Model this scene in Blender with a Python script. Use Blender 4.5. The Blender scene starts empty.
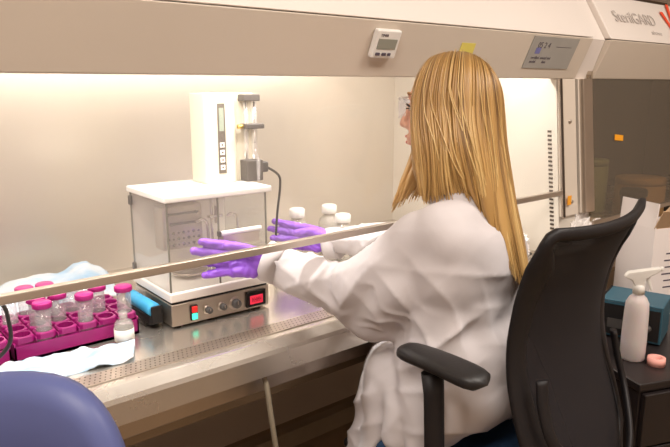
import bpy, bmesh, math, random
import numpy as np
from mathutils import Vector, Matrix, noise

random.seed(7)
S = bpy.context.scene
COL = S.collection
V = Vector
R = math.radians

# ---------------------------------------------------------------- camera
cam_d = bpy.data.cameras.new('camera')
cam = bpy.data.objects.new('camera', cam_d)
COL.objects.link(cam)
cam_d.sensor_width = 36.0
cam_d.lens = 36.0 * 650 / 670
cam.location = (0, 0, 1.32)
_p = R(12.07)
_f = V((0.641 * math.cos(_p), 0.767 * math.cos(_p), -math.sin(_p)))
cam.rotation_euler = _f.to_track_quat('-Z', 'Y').to_euler()
cam_d.clip_start = 0.02
S.camera = cam

# ---------------------------------------------------------------- world, lights, exposure
S.view_settings.view_transform = 'Standard'
S.view_settings.look = 'None'
S.view_settings.gamma = 1
S.view_settings.exposure = 0.0
w = bpy.data.worlds.new('world')
S.world = w
w.use_nodes = True
w.node_tree.nodes['Background'].inputs[0].default_value = (1.0, 0.93, 0.85, 1)
w.node_tree.nodes['Background'].inputs[1].default_value = 0.25


def area(name, loc, rot, sx, sy, power, col):
    l = bpy.data.lights.new(name, 'AREA')
    l.shape = 'RECTANGLE'
    l.size, l.size_y = sx, sy
    l.energy = power
    l.color = col
    o = bpy.data.objects.new(name, l)
    COL.objects.link(o)
    o.location = loc
    o.rotation_euler = rot
    return o


WARM = (1.0, 0.93, 0.86)
area('ceiling_panel_light', (-0.3, -0.1, 2.54), (0, 0, 0), 1.2, 0.55, 35, WARM)
area('ceiling_panel_light', (1.7, -0.3, 2.54), (0, 0, 0), 1.2, 0.55, 35, WARM)
area('hood_tube_light', (0.8, 1.14, 1.445), (R(14), 0, 0), 1.7, 0.03, 11, (1.0, 0.97, 0.93))


# ---------------------------------------------------------------- materials
def rgb(r, g, b):
    f = lambda c: ((c / 255) / 12.92 if c / 255 <= 0.04045 else ((c / 255 + 0.055) / 1.055) ** 2.4)
    return (f(r), f(g), f(b), 1)


MATS = {}


def mat(name, col=(200, 200, 200), rough=0.5, metal=0.0, var=0.0, vscale=8.0, stretch=(1, 1, 1), bump=0.0, bscale=60.0,
        rvar=0.0, trans=0.0, ior=1.45, alpha=1.0, sss=0.0, emit=0.0, coat=0.0, bstretch=None, col2=None, sheen=0.0):
    m = bpy.data.materials.new(name)
    MATS[name] = m
    m.use_nodes = True
    N, L = m.node_tree.nodes, m.node_tree.links
    b = N['Principled BSDF']
    c = rgb(*col)
    b.inputs['Base Color'].default_value = c
    b.inputs['Roughness'].default_value = rough
    b.inputs['Metallic'].default_value = metal
    b.inputs['IOR'].default_value = ior
    b.inputs['Transmission Weight'].default_value = trans
    b.inputs['Alpha'].default_value = alpha
    b.inputs['Coat Weight'].default_value = coat
    b.inputs['Sheen Weight'].default_value = sheen
    if sss:
        b.inputs['Subsurface Weight'].default_value = sss
        b.inputs['Subsurface Radius'].default_value = (0.02, 0.008, 0.004)
        b.inputs['Subsurface Scale'].default_value = 0.3
    if emit:
        b.inputs['Emission Color'].default_value = c
        b.inputs['Emission Strength'].default_value = emit
    tc = N.new('ShaderNodeTexCoord')
    if var or rvar or col2:
        mp = N.new('ShaderNodeMapping')
        mp.inputs['Scale'].default_value = stretch
        L.new(tc.outputs['Object'], mp.inputs[0])
        nz = N.new('ShaderNodeTexNoise')
        nz.inputs['Scale'].default_value = vscale
        nz.inputs['Detail'].default_value = 5
        L.new(mp.outputs[0], nz.inputs['Vector'])
        mx = N.new('ShaderNodeMix')
        mx.data_type = 'RGBA'
        c2 = rgb(*col2) if col2 else tuple(x * (1 - var) for x in c[:3]) + (1,)
        mx.inputs['A'].default_value = c
        mx.inputs['B'].default_value = c2
        rp = N.new('ShaderNodeMapRange')
        rp.inputs['From Min'].default_value = 0.35
        rp.inputs['From Max'].default_value = 0.65
        L.new(nz.outputs['Fac'], rp.inputs[0])
        L.new(rp.outputs[0], mx.inputs['Factor'])
        L.new(mx.outputs['Result'], b.inputs['Base Color'])
        if rvar:
            r2 = N.new('ShaderNodeMapRange')
            r2.inputs['From Min'].default_value = 0.3
            r2.inputs['From Max'].default_value = 0.7
            r2.inputs['To Min'].default_value = rough - rvar
            r2.inputs['To Max'].default_value = rough + rvar
            L.new(nz.outputs['Fac'], r2.inputs[0])
            L.new(r2.outputs[0], b.inputs['Roughness'])
    if bump:
        mp2 = N.new('ShaderNodeMapping')
        mp2.inputs['Scale'].default_value = bstretch or (1, 1, 1)
        L.new(tc.outputs['Object'], mp2.inputs[0])
        n2 = N.new('ShaderNodeTexNoise')
        n2.inputs['Scale'].default_value = bscale
        n2.inputs['Detail'].default_value = 4
        L.new(mp2.outputs[0], n2.inputs['Vector'])
        bp = N.new('ShaderNodeBump')
        bp.inputs['Strength'].default_value = bump
        bp.inputs['Distance'].default_value = 0.004
        L.new(n2.outputs['Fac'], bp.inputs['Height'])
        L.new(bp.outputs[0], b.inputs['Normal'])
    return m


def pane_mat(name, tint=(1, 1, 1), haze=0.06, hazecol=(1, 0.97, 0.93), refl=1.0):
    """thin architectural glass: clear with a fresnel reflection and a pale diffuse haze painted in for a washed-out look"""
    m = bpy.data.materials.new(name)
    m.use_nodes = True
    N, L = m.node_tree.nodes, m.node_tree.links
    N.clear()
    out = N.new('ShaderNodeOutputMaterial')
    tr = N.new('ShaderNodeBsdfTransparent')
    tr.inputs[0].default_value = tuple(tint) + (1,)
    gl = N.new('ShaderNodeBsdfGlossy')
    gl.inputs['Roughness'].default_value = 0.03
    df = N.new('ShaderNodeBsdfDiffuse')
    df.inputs[0].default_value = tuple(hazecol) + (1,)
    lw = N.new('ShaderNodeLayerWeight')
    lw.inputs['Blend'].default_value = 0.5
    pw = N.new('ShaderNodeMath')
    pw.operation = 'POWER'
    pw.inputs[1].default_value = 5.0
    L.new(lw.outputs['Facing'], pw.inputs[0])
    mu = N.new('ShaderNodeMath')
    mu.operation = 'MULTIPLY_ADD'
    mu.inputs[1].default_value = 0.6 * refl
    mu.inputs[2].default_value = 0.03 * refl
    L.new(pw.outputs[0], mu.inputs[0])
    m1 = N.new('ShaderNodeMixShader')
    m1.inputs[0].default_value = haze  # share of flat haze colour that imitates veiling light on the pane
    L.new(tr.outputs[0], m1.inputs[1])
    L.new(df.outputs[0], m1.inputs[2])
    m2 = N.new('ShaderNodeMixShader')
    L.new(mu.outputs[0], m2.inputs[0])
    L.new(m1.outputs[0], m2.inputs[1])
    L.new(gl.outputs[0], m2.inputs[2])
    L.new(m2.outputs[0], out.inputs[0])
    return m


M = {
    'steel_wall': mat('brushed_steel_wall', (216, 208, 197), 0.30, 0.62, var=0.03, vscale=2.0, stretch=(1.2, 1.2, 0.4)),
    'steel_side': mat('side_steel', (214, 206, 194), 0.45, 0.15, var=0.05, vscale=2),
    'steel_top': mat('steel_worktop', (212, 204, 194), 0.27, 0.85, var=0.1, vscale=5, rvar=0.06, bump=0.04, bscale=120, bstretch=(0.3, 5, 1)),
    'steel': mat('satin_steel', (196, 184, 172), 0.3, 0.9, var=0.08, vscale=12),
    'steel_dark': mat('dull_steel', (165, 148, 126), 0.45, 0.6, var=0.2, vscale=4),
    'chrome': mat('chrome', (210, 205, 200), 0.15, 1.0),
    'hood': mat('hood_enamel', (216, 203, 188), 0.42, 0.0, var=0.04, vscale=3, bump=0.02, bscale=200),
    'hood_up': mat('hood_enamel_pale', (230, 220, 212), 0.42, 0.0, var=0.03, vscale=3),
    'white': mat('white_plastic', (236, 232, 226), 0.35, var=0.03, vscale=20),
    'cream': mat('cream_plastic', (222, 214, 194), 0.3, var=0.03, vscale=20, coat=0.2),
    'tray': mat('pale_tray', (232, 224, 216), 0.35, var=0.05, vscale=14),
    'grey': mat('grey_plastic', (82, 76, 72), 0.5, var=0.1, vscale=30),
    'darkgrey': mat('dark_grey_plastic', (72, 68, 66), 0.5),
    'panel_grey': mat('keypad_grey', (98, 90, 82), 0.45),
    'lcd': mat('lcd_green_grey', (148, 158, 142), 0.25),
    'lcd_blank': mat('lcd_grey', (150, 150, 138), 0.25),
    'black': mat('black_plastic', (30, 27, 27), 0.45, var=0.2, vscale=40, bump=0.1, bscale=300),
    'black_gloss': mat('black_display', (20, 14, 14), 0.15),
    'cable': mat('cable_black', (44, 40, 38), 0.45),
    'hose': mat('grey_hose', (150, 140, 122), 0.4),
    'red_led': mat('red_display', (225, 40, 70), 0.4, emit=0.7),
    'red_sw': mat('red_switch', (215, 40, 35), 0.35, emit=0.25),
    'green_sw': mat('green_lit_switch', (70, 225, 190), 0.35, emit=1.0),
    'magenta': mat('magenta_plastic', (152, 24, 106), 0.36, var=0.15, vscale=25),
    'cap': mat('magenta_cap', (178, 36, 122), 0.38),
    'tube': pane_mat('clear_tube', (0.96, 0.95, 0.95), 0.14, (0.92, 0.88, 0.88), 0.7),
    'tube_pink': pane_mat('tube_pink_sheen', (0.95, 0.82, 0.93), 0.14, (0.9, 0.7, 0.85), 0.7),
    'glass': pane_mat('sash_glass', (0.99, 0.985, 0.98), 0.03),
    'glass_edge': mat('glass_edge', (120, 118, 108), 0.25, var=0.1, vscale=30),
    'panel_glass': pane_mat('chamber_glass', (0.98, 0.98, 0.97), 0.10, (0.95, 0.92, 0.88), 0.9),
    'dark_glass': pane_mat('dark_sash_glass', (0.80, 0.74, 0.66), 0.16, (0.46, 0.40, 0.33), 0.5),  # brown haze colour put in to lift the dim interior behind
    'blue_pad': mat('blue_roll', (70, 176, 226), 0.5, var=0.12, vscale=40),
    'pad_white': mat('pad_white', (224, 224, 226), 0.8, var=0.0, col2=(158, 196, 226), vscale=12, stretch=(1, 2.5, 1), bump=0.3, bscale=60),
    'ink': mat('ink', (70, 74, 110), 0.7),
    'paper': mat('paper', (232, 226, 218), 0.7, var=0.03, vscale=20),
    'paper_grey': mat('certificate_sheet', (168, 164, 158), 0.4, var=0.05, vscale=20),
    'paper_blue': mat('ink_blue_patch', (120, 120, 176), 0.6),
    'yellow': mat('yellow_note', (226, 210, 104), 0.7),
    'orange': mat('orange_sticker', (246, 166, 32), 0.5),
    'orange_red': mat('orange_red_mark', (240, 84, 50), 0.5),
    'letter': mat('pale_lettering', (196, 186, 180), 0.5),
    'letter_dark': mat('dark_lettering', (86, 78, 90), 0.5),
    'glove': mat('nitrile_glove', (150, 92, 216), 0.42, var=0.12, vscale=26, bump=0.35, bscale=90, bstretch=(1, 1, 1)),
    'skin': mat('skin', (236, 184, 158), 0.5, var=0.08, vscale=18, sss=0.15, bump=0.03, bscale=200),
    'lip': mat('lip', (205, 118, 108), 0.45),
    'eye': mat('eye_white', (235, 230, 225), 0.2),
    'iris': mat('iris', (70, 66, 60), 0.2),
    'lash': mat('lash', (52, 36, 32), 0.6),
    'coat': mat('coat_cotton', (208, 201, 202), 0.8, var=0.03, vscale=9, bump=0.0, bscale=160, sheen=0.1),
    'button': mat('button', (214, 206, 200), 0.4),
    'trouser': mat('dark_denim', (38, 44, 62), 0.85, var=0.2, vscale=30),
    'shoe': mat('shoe', (40, 36, 36), 0.5),
    'lens': pane_mat('spectacle_lens', (0.98, 0.98, 1.0), 0.10, (0.95, 0.95, 1.0), 1.0),
    'chair_frame': mat('chair_black', (26, 22, 24), 0.55, var=0.15, vscale=50, bump=0.12, bscale=400),
    'arm_pad': mat('armrest_rubber', (38, 36, 36), 0.42, bump=0.1, bscale=300),
    'blue_seat': mat('seat_fabric_blue', (40, 72, 108), 0.8, var=0.15, vscale=60, bump=0.2, bscale=300),
    'blue_vinyl': mat('blue_vinyl', (92, 100, 150), 0.46, var=0.08, vscale=6, bump=0.03, bscale=80),
    'cart': mat('cart_black', (34, 28, 28), 0.38, var=0.1, vscale=8),
    'teal': mat('pump_blue', (50, 88, 104), 0.5, var=0.08, vscale=10),
    'carton_white': mat('carton_white', (236, 226, 222), 0.6, var=0.03, vscale=8),
    'carton_tan': mat('carton_tan', (196, 164, 130), 0.8, var=0.06, vscale=14),
    'bottle': mat('bottle_translucent', (238, 226, 224), 0.35, sss=0.2, trans=0.25, var=0.02, vscale=8),
    'clear_bottle': pane_mat('clear_bottle', (0.93, 0.92, 0.9), 0.18, (0.9, 0.88, 0.84), 1.0),
    'capw': mat('white_cap', (246, 243, 238), 0.4),
    'tape': mat('pink_tape', (240, 172, 160), 0.6),
    'green_cont': mat('pale_green_tub', (150, 158, 110), 0.5, var=0.1, vscale=10),
    'tan_cont': mat('tan_tub', (190, 156, 112), 0.6, var=0.1, vscale=10),
    'purple_cont': mat('dark_purple_tub', (56, 34, 84), 0.4, var=0.1, vscale=10),
    'plastic_bag': mat('crumpled_white_film', (236, 230, 226), 0.35, var=0.05, vscale=20),
    'floor': mat('brown_floor', (150, 126, 98), 0.35, var=0.25, vscale=3, rvar=0.05),
    'wall': mat('room_wall', (222, 206, 190), 0.8, var=0.04, vscale=2),
    'ceil': mat('room_ceiling', (225, 218, 208), 0.85, var=0.03, vscale=3),
    'panel_light': mat('light_diffuser', (255, 236, 214), 0.5, emit=3.0),
    'tube_light': mat('lit_tube', (255, 244, 226), 0.5, emit=6.0),
    'shade_in': mat('painted_shade_interior', (120, 104, 88), 0.5, 0.4, var=0.15, vscale=3, stretch=(1, 1, 0.3)),  # interior colour darkened to stand for the missing lamp light
    'gasket': mat('gasket', (70, 58, 48), 0.6),
}


def mesh_fabric():
    m = bpy.data.materials.new('chair_mesh_fabric')
    m.use_nodes = True
    N, L = m.node_tree.nodes, m.node_tree.links
    b = N['Principled BSDF']
    b.inputs['Base Color'].default_value = rgb(26, 20, 24)
    b.inputs['Roughness'].default_value = 0.75
    b.inputs['Alpha'].default_value = 0.88
    return m


M['mesh'] = mesh_fabric()


def cloth_bump(m):
    N, L = m.node_tree.nodes, m.node_tree.links
    tc = N.new('ShaderNodeTexCoord')
    n2 = N.new('ShaderNodeTexNoise')
    n2.inputs['Scale'].default_value = 420
    L.new(tc.outputs['Object'], n2.inputs['Vector'])
    b2 = N.new('ShaderNodeBump')
    b2.inputs['Strength'].default_value = .12
    b2.inputs['Distance'].default_value = .001
    L.new(n2.outputs['Fac'], b2.inputs['Height'])
    L.new(b2.outputs[0], N['Principled BSDF'].inputs['Normal'])


cloth_bump(M['coat'])


def hair_mat():
    m = bpy.data.materials.new('blonde_hair')
    m.use_nodes = True
    N, L = m.node_tree.nodes, m.node_tree.links
    b = N['Principled BSDF']
    b.inputs['Roughness'].default_value = 0.38
    b.inputs['Specular IOR Level'].default_value = 0.6
    at = N.new('ShaderNodeAttribute')
    at.attribute_name = 'strand'
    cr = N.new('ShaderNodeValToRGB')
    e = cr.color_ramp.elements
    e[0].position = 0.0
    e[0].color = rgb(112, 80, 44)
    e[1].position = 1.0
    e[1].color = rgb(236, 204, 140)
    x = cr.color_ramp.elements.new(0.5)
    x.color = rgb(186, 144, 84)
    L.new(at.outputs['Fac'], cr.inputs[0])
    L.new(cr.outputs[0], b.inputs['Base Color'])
    return m


M['hair'] = hair_mat()


# ---------------------------------------------------------------- helpers
def tag(o, label=None, cat=None, group=None, kind=None):
    if label: o['label'] = label
    if cat: o['category'] = cat
    if group: o['group'] = group
    if kind: o['kind'] = kind
    return o


def thing(name, label, cat, loc=(0, 0, 0), rz=0.0, group=None):
    o = bpy.data.objects.new(name, None)
    o.empty_display_size = 0.05
    COL.objects.link(o)
    o.location = loc
    o.rotation_euler = (0, 0, rz)
    return tag(o, label, cat, group)


def link(name, bm, m, parent=None, smooth=False, bevel=0.0, loc=None, rz=None):
    me = bpy.data.meshes.new(name)
    bmesh.ops.recalc_face_normals(bm, faces=bm.faces)
    bm.to_mesh(me)
    bm.free()
    for mm in (m if isinstance(m, (list, tuple)) else [m]):
        me.materials.append(MATS.get(mm) if isinstance(mm, str) and mm in MATS else (M[mm] if isinstance(mm, str) else mm))
    if smooth:
        me.polygons.foreach_set('use_smooth', [True] * len(me.polygons))
    o = bpy.data.objects.new(name, me)
    COL.objects.link(o)
    if parent: o.parent = parent
    if loc: o.location = loc
    if rz is not None: o.rotation_euler = (0, 0, rz)
    if bevel:
        b = o.modifiers.new('b', 'BEVEL')
        b.width = bevel
        b.segments = 3
        b.limit_method = 'ANGLE'
        b.angle_limit = R(40)
        me.polygons.foreach_set('use_smooth', [True] * len(me.polygons))
        try:
            o.modifiers.new('w', 'WEIGHTED_NORMAL')
        except Exception:
            pass
    return o


def box(bm, a, b, mi=0, mtx=None):
    x0, y0, z0 = a
    x1, y1, z1 = b
    vs = [bm.verts.new((x, y, z)) for x in (x0, x1) for y in (y0, y1) for z in (z0, z1)]
    fs = []
    for q in ((0, 1, 3, 2), (4, 6, 7, 5), (0, 4, 5, 1), (2, 3, 7, 6), (0, 2, 6, 4), (1, 5, 7, 3)):
        f = bm.faces.new([vs[i] for i in q])
        f.material_index = mi
        fs.append(f)
    if mtx is not None:
        for v in vs: v.co = mtx @ v.co
    return fs


def BOX(name, a, b, m, parent=None, bevel=0.0, **k):
    bm = bmesh.new()
    box(bm, a, b)
    return link(name, bm, m, parent, bevel=bevel, **k)


def frame_of(d):
    d = d.normalized()
    u = d.cross(V((0, 0, 1)))
    if u.length < 1e-3: u = d.cross(V((1, 0, 0)))
    u.normalize()
    return u, d.cross(u).normalized()


def tube(bm, pts, r, n=12, mi=0, cap=True, flat=None):
    """sweep a circle along points; r is a number or list"""
    pts = [V(p) for p in pts]
    rings = []
    up = None
    for i, p in enumerate(pts):
        d = (pts[min(i + 1, len(pts) - 1)] - pts[max(i - 1, 0)])
        if d.length < 1e-9: d = V((0, 0, 1))
        d.normalize()
        if up is None:
            u, w_ = frame_of(d)
        else:
            u = (up - d * up.dot(d))
            u = u.normalized() if u.length > 1e-6 else frame_of(d)[0]
            w_ = d.cross(u).normalized()
        up = u
        rr = r[i] if isinstance(r, (list, tuple)) else r
        fl = flat or (1, 1)
        rings.append([bm.verts.new(p + u * (rr * fl[0] * math.cos(a)) + w_ * (rr * fl[1] * math.sin(a))) for a in [2 * math.pi * k / n for k in range(n)]])
    for i in range(len(rings) - 1):
        for k in range(n):
            f = bm.faces.new((rings[i][k], rings[i][(k + 1) % n], rings[i + 1][(k + 1) % n], rings[i + 1][k]))
            f.material_index = mi
            f.smooth = True
    if cap:
        for rg in (rings[0], rings[-1]):
            f = bm.faces.new(rg)
            f.material_index = mi


def lathe(bm, prof, c=(0, 0, 0), n=24, mi=0, mtx=None, close=False):
    """profile (r,z) rotated round z"""
    rings = []
    for r_, z in prof:
        if r_ < 1e-6:
            rings.append([bm.verts.new((c[0], c[1], c[2] + z))])
        else:
            rings.append([bm.verts.new((c[0] + r_ * math.cos(2 * math.pi * k / n), c[1] + r_ * math.sin(2 * math.pi * k / n), c[2] + z)) for k in range(n)])
    allv = [v for rg in rings for v in rg]
    for i in range(len(rings) - 1):
        A, B = rings[i], rings[i + 1]
        for k in range(n):
            k2 = (k + 1) % n
            if len(A) == 1 and len(B) == 1: continue
            if len(A) == 1: f = bm.faces.new((A[0], B[k2], B[k]))
            elif len(B) == 1: f = bm.faces.new((A[k], A[k2], B[0]))
            else: f = bm.faces.new((A[k], A[k2], B[k2], B[k]))
            f.material_index = mi
            f.smooth = True
    if mtx is not None:
        for v in allv: v.co = mtx @ v.co
    return allv


def smooth_path(pts, n=8):
    """catmull-rom through points"""
    P = [V(p) for p in pts]
    P = [P[0] * 2 - P[1]] + P + [P[-1] * 2 - P[-2]]
    out = []
    for i in range(1, len(P) - 2):
        for k in range(n):
            t = k / n
            a, b, c, d = P[i - 1], P[i], P[i + 1], P[i + 2]
            out.append(0.5 * ((2 * b) + (c - a) * t + (2 * a - 5 * b + 4 * c - d) * t * t + (3 * b - a - 3 * c + d) * t ** 3))
    out.append(P[-2])
    return out


def prism(bm, poly, axis, a, b, mi=0):
    """poly: list of 2-D points, extruded along axis ('x','y','z') from a to b"""
    def pt(p, t):
        return {'x': (t, p[0], p[1]), 'y': (p[0], t, p[1]), 'z': (p[0], p[1], t)}[axis]
    A = [bm.verts.new(pt(p, a)) for p in poly]
    B = [bm.verts.new(pt(p, b)) for p in poly]
    n = len(poly)
    fs = [bm.faces.new(A), bm.faces.new(B[::-1])]
    for i in range(n):
        fs.append(bm.faces.new((A[i], A[(i + 1) % n], B[(i + 1) % n], B[i])))
    for f in fs: f.material_index = mi
    return fs


def PRISM(name, poly, axis, a, b, m, parent=None, bevel=0.0, **k):
    bm = bmesh.new()
    prism(bm, poly, axis, a, b)
    return link(name, bm, m, parent, bevel=bevel, **k)


def capsule(bm, a, b, ra, rb, n=16):
    """tapered capsule, closed"""
    a, b = V(a), V(b)
    d = b - a
    if d.length < 1e-6: d = V((0, 0, 1e-4))
    u, w_ = frame_of(d)
    dn = d.normalized()
    prof = []
    for i in range(0, 5):
        t = math.pi / 2 * i / 4
        prof.append((a - dn * (ra * math.cos(t)), ra * math.sin(t)))
    for i in range(0, 5):
        t = math.pi / 2 * i / 4
        prof.append((b + dn * (rb * math.sin(t)), rb * math.cos(t)))
    rings = []
    for c, r_ in prof:
        if r_ < 1e-6: rings.append([bm.verts.new(c)])
        else: rings.append([bm.verts.new(c + u * (r_ * math.cos(2 * math.pi * k / n)) + w_ * (r_ * math.sin(2 * math.pi * k / n))) for k in range(n)])
    for i in range(len(rings) - 1):
        A, B = rings[i], rings[i + 1]
        for k in range(n):
            k2 = (k + 1) % n
            if len(A) == 1: bm.faces.new((A[0], B[k2], B[k]))
            elif len(B) == 1: bm.faces.new((A[k], A[k2], B[0]))
            else: bm.faces.new((A[k], A[k2], B[k2], B[k]))


def chain(bm, pts, rs):
    for i in range(len(pts) - 1):
        capsule(bm, pts[i], pts[i + 1], rs[i], rs[i + 1])


def ellip(bm, c, r, mtx=None, n=24):
    prof = [(math.sin(math.pi * i / 14), -math.cos(math.pi * i / 14)) for i in range(15)]
    prof[0] = (0, -1)
    prof[-1] = (0, 1)
    T = Matrix.Translation(V(c)) @ (mtx if mtx is not None else Matrix.Identity(4)) @ Matrix.Diagonal((r[0], r[1], r[2], 1))
    lathe(bm, prof, n=n, mtx=T)


def fuse(name, bm, voxel, m, parent=None, iters=4, fac=0.5, disp=None, post=None):
    """turn overlapping closed shells into one continuous skin"""
    bmesh.ops.recalc_face_normals(bm, faces=bm.faces)
    me = bpy.data.meshes.new(name + '_src')
    bm.to_mesh(me)
    bm.free()
    o = bpy.data.objects.new(name, me)
    COL.objects.link(o)
    md = o.modifiers.new('r', 'REMESH')
    md.mode = 'VOXEL'
    md.voxel_size = voxel
    md.adaptivity = 0
    if iters:
        s = o.modifiers.new('s', 'SMOOTH')
        s.iterations = iters
        s.factor = fac
    dg = bpy.context.evaluated_depsgraph_get()
    dg.update()
    nm = bpy.data.meshes.new_from_object(o.evaluated_get(dg))
    o.modifiers.clear()
    o.data = nm
    bpy.data.meshes.remove(me)
    nm.name = name
    if disp:
        n = len(nm.vertices)
        co = np.empty(n * 3)
        nm.vertices.foreach_get('co', co)
        co = co.reshape(-1, 3)
        no = np.array([v.normal[:] for v in nm.vertices])
        new = disp(co, no)
        nm.vertices.foreach_set('co', new.ravel())
        nm.update()
    nm.materials.clear()
    for mm in (m if isinstance(m, (list, tuple)) else [m]): nm.materials.append(M[mm])
    nm.polygons.foreach_set('use_smooth', [True] * len(nm.polygons))
    if parent: o.parent = parent
    return o


def text(name, s, size, m, parent, mtx, extrude=0.0003):
    c = bpy.data.curves.new(name, 'FONT')
    c.body = s
    c.size = size
    c.extrude = extrude
    c.materials.append(M[m])
    tmp = bpy.data.objects.new(name, c)
    COL.objects.link(tmp)
    me = bpy.data.meshes.new_from_object(tmp.evaluated_get(bpy.context.evaluated_depsgraph_get()))
    bpy.data.objects.remove(tmp)
    o = bpy.data.objects.new(name, me)
    COL.objects.link(o)
    o.parent = parent
    o.matrix_local = mtx
    return o


def copy_tree(o, parent=None):
    c = o.copy()
    COL.objects.link(c)
    if parent: c.parent = parent
    for ch in list(o.children): copy_tree(ch, c)
    return c


def sheet(bm, fn, nu, nv, thick=0.0, mi=0):
    """grid surface fn(u,v)->point, solid when thick"""
    g = [[V(fn(i / nu, j / nv)) for j in range(nv + 1)] for i in range(nu + 1)]
    def nrm(i, j):
        a = g[min(i + 1, nu)][j] - g[max(i - 1, 0)][j]
        b = g[i][min(j + 1, nv)] - g[i][max(j - 1, 0)]
        n = a.cross(b)
        return n.normalized() if n.length > 1e-12 else V((0, 0, 1))
    top = [[bm.verts.new(g[i][j] + (nrm(i, j) * thick / 2 if thick else V((0, 0, 0)))) for j in range(nv + 1)] for i in range(nu + 1)]
    for i in range(nu):
        for j in range(nv):
            f = bm.faces.new((top[i][j], top[i + 1][j], top[i + 1][j + 1], top[i][j + 1]))
            f.smooth = True
            f.material_index = mi
    if thick:
        bot = [[bm.verts.new(g[i][j] - nrm(i, j) * thick / 2) for j in range(nv + 1)] for i in range(nu + 1)]
        for i in range(nu):
            for j in range(nv):
                f = bm.faces.new((bot[i][j], bot[i][j + 1], bot[i + 1][j + 1], bot[i + 1][j]))
                f.smooth = True
                f.material_index = mi
        edge = [(i, 0) for i in range(nu + 1)] + [(nu, j) for j in range(1, nv + 1)] + [(i, nv) for i in range(nu - 1, -1, -1)] + [(0, j) for j in range(nv - 1, 0, -1)]
        for k in range(len(edge)):
            a, b = edge[k], edge[(k + 1) % len(edge)]
            f = bm.faces.new((top[a[0]][a[1]], bot[a[0]][a[1]], bot[b[0]][b[1]], top[b[0]][b[1]]))
            f.material_index = mi


W = 0.83          # height of the steel worktop

# ================================================================= ROOM
X0, X1, Y0, Y1, ZC = -2.2, 4.2, -1.9, 1.95, 2.6
tag(BOX('floor', (X0, Y0, -0.1), (X1, Y1, 0), 'floor'), kind='structure')
tag(BOX('ceiling', (X0, Y0, ZC), (X1, Y1, ZC + 0.1), 'ceil'), kind='structure')
tag(BOX('wall_back', (X0 - .1, Y1, -.1), (X1 + .1, Y1 + 0.1, ZC + .1), 'wall'), kind='structure')
tag(BOX('wall_front', (X0 - .1, Y0 - 0.1, -.1), (X1 + .1, Y0, ZC + .1), 'wall'), kind='structure')
tag(BOX('wall_left', (X0 - 0.1, Y0, -.1), (X0, Y1, ZC + .1), 'wall'), kind='structure')
tag(BOX('wall_right', (X1, Y0, -.1), (X1 + 0.1, Y1, ZC + .1), 'wall'), kind='structure')
for lx, ly, wd in ((-0.3, -0.1, 'above the blue stool chair side'), (1.7, -0.3, 'above the black cart side')):
    t = thing('ceiling_light', 'recessed rectangular ceiling light %s of the room' % wd, 'ceiling light', (lx, ly, 2.6), 0, 'ceiling lights')
    bm = bmesh.new()
    for a, b in (((-.64, -.32, -.03), (.64, -.28, 0)), ((-.64, .28, -.03), (.64, .32, 0)), ((-.64, -.28, -.03), (-.6, .28, 0)), ((.6, -.28, -.03), (.64, .28, 0))):
        box(bm, a, b)
    link('frame', bm, 'white', t)
    BOX('diffuser', (-.6, -.28, -.02), (.6, .28, -.005), 'panel_light', t)

# ================================================================= SAFETY CABINETS


def sash_y(z):   # slanting plane of the sash
    return 1.000 + (z - 1.02) * 0.108


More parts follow.
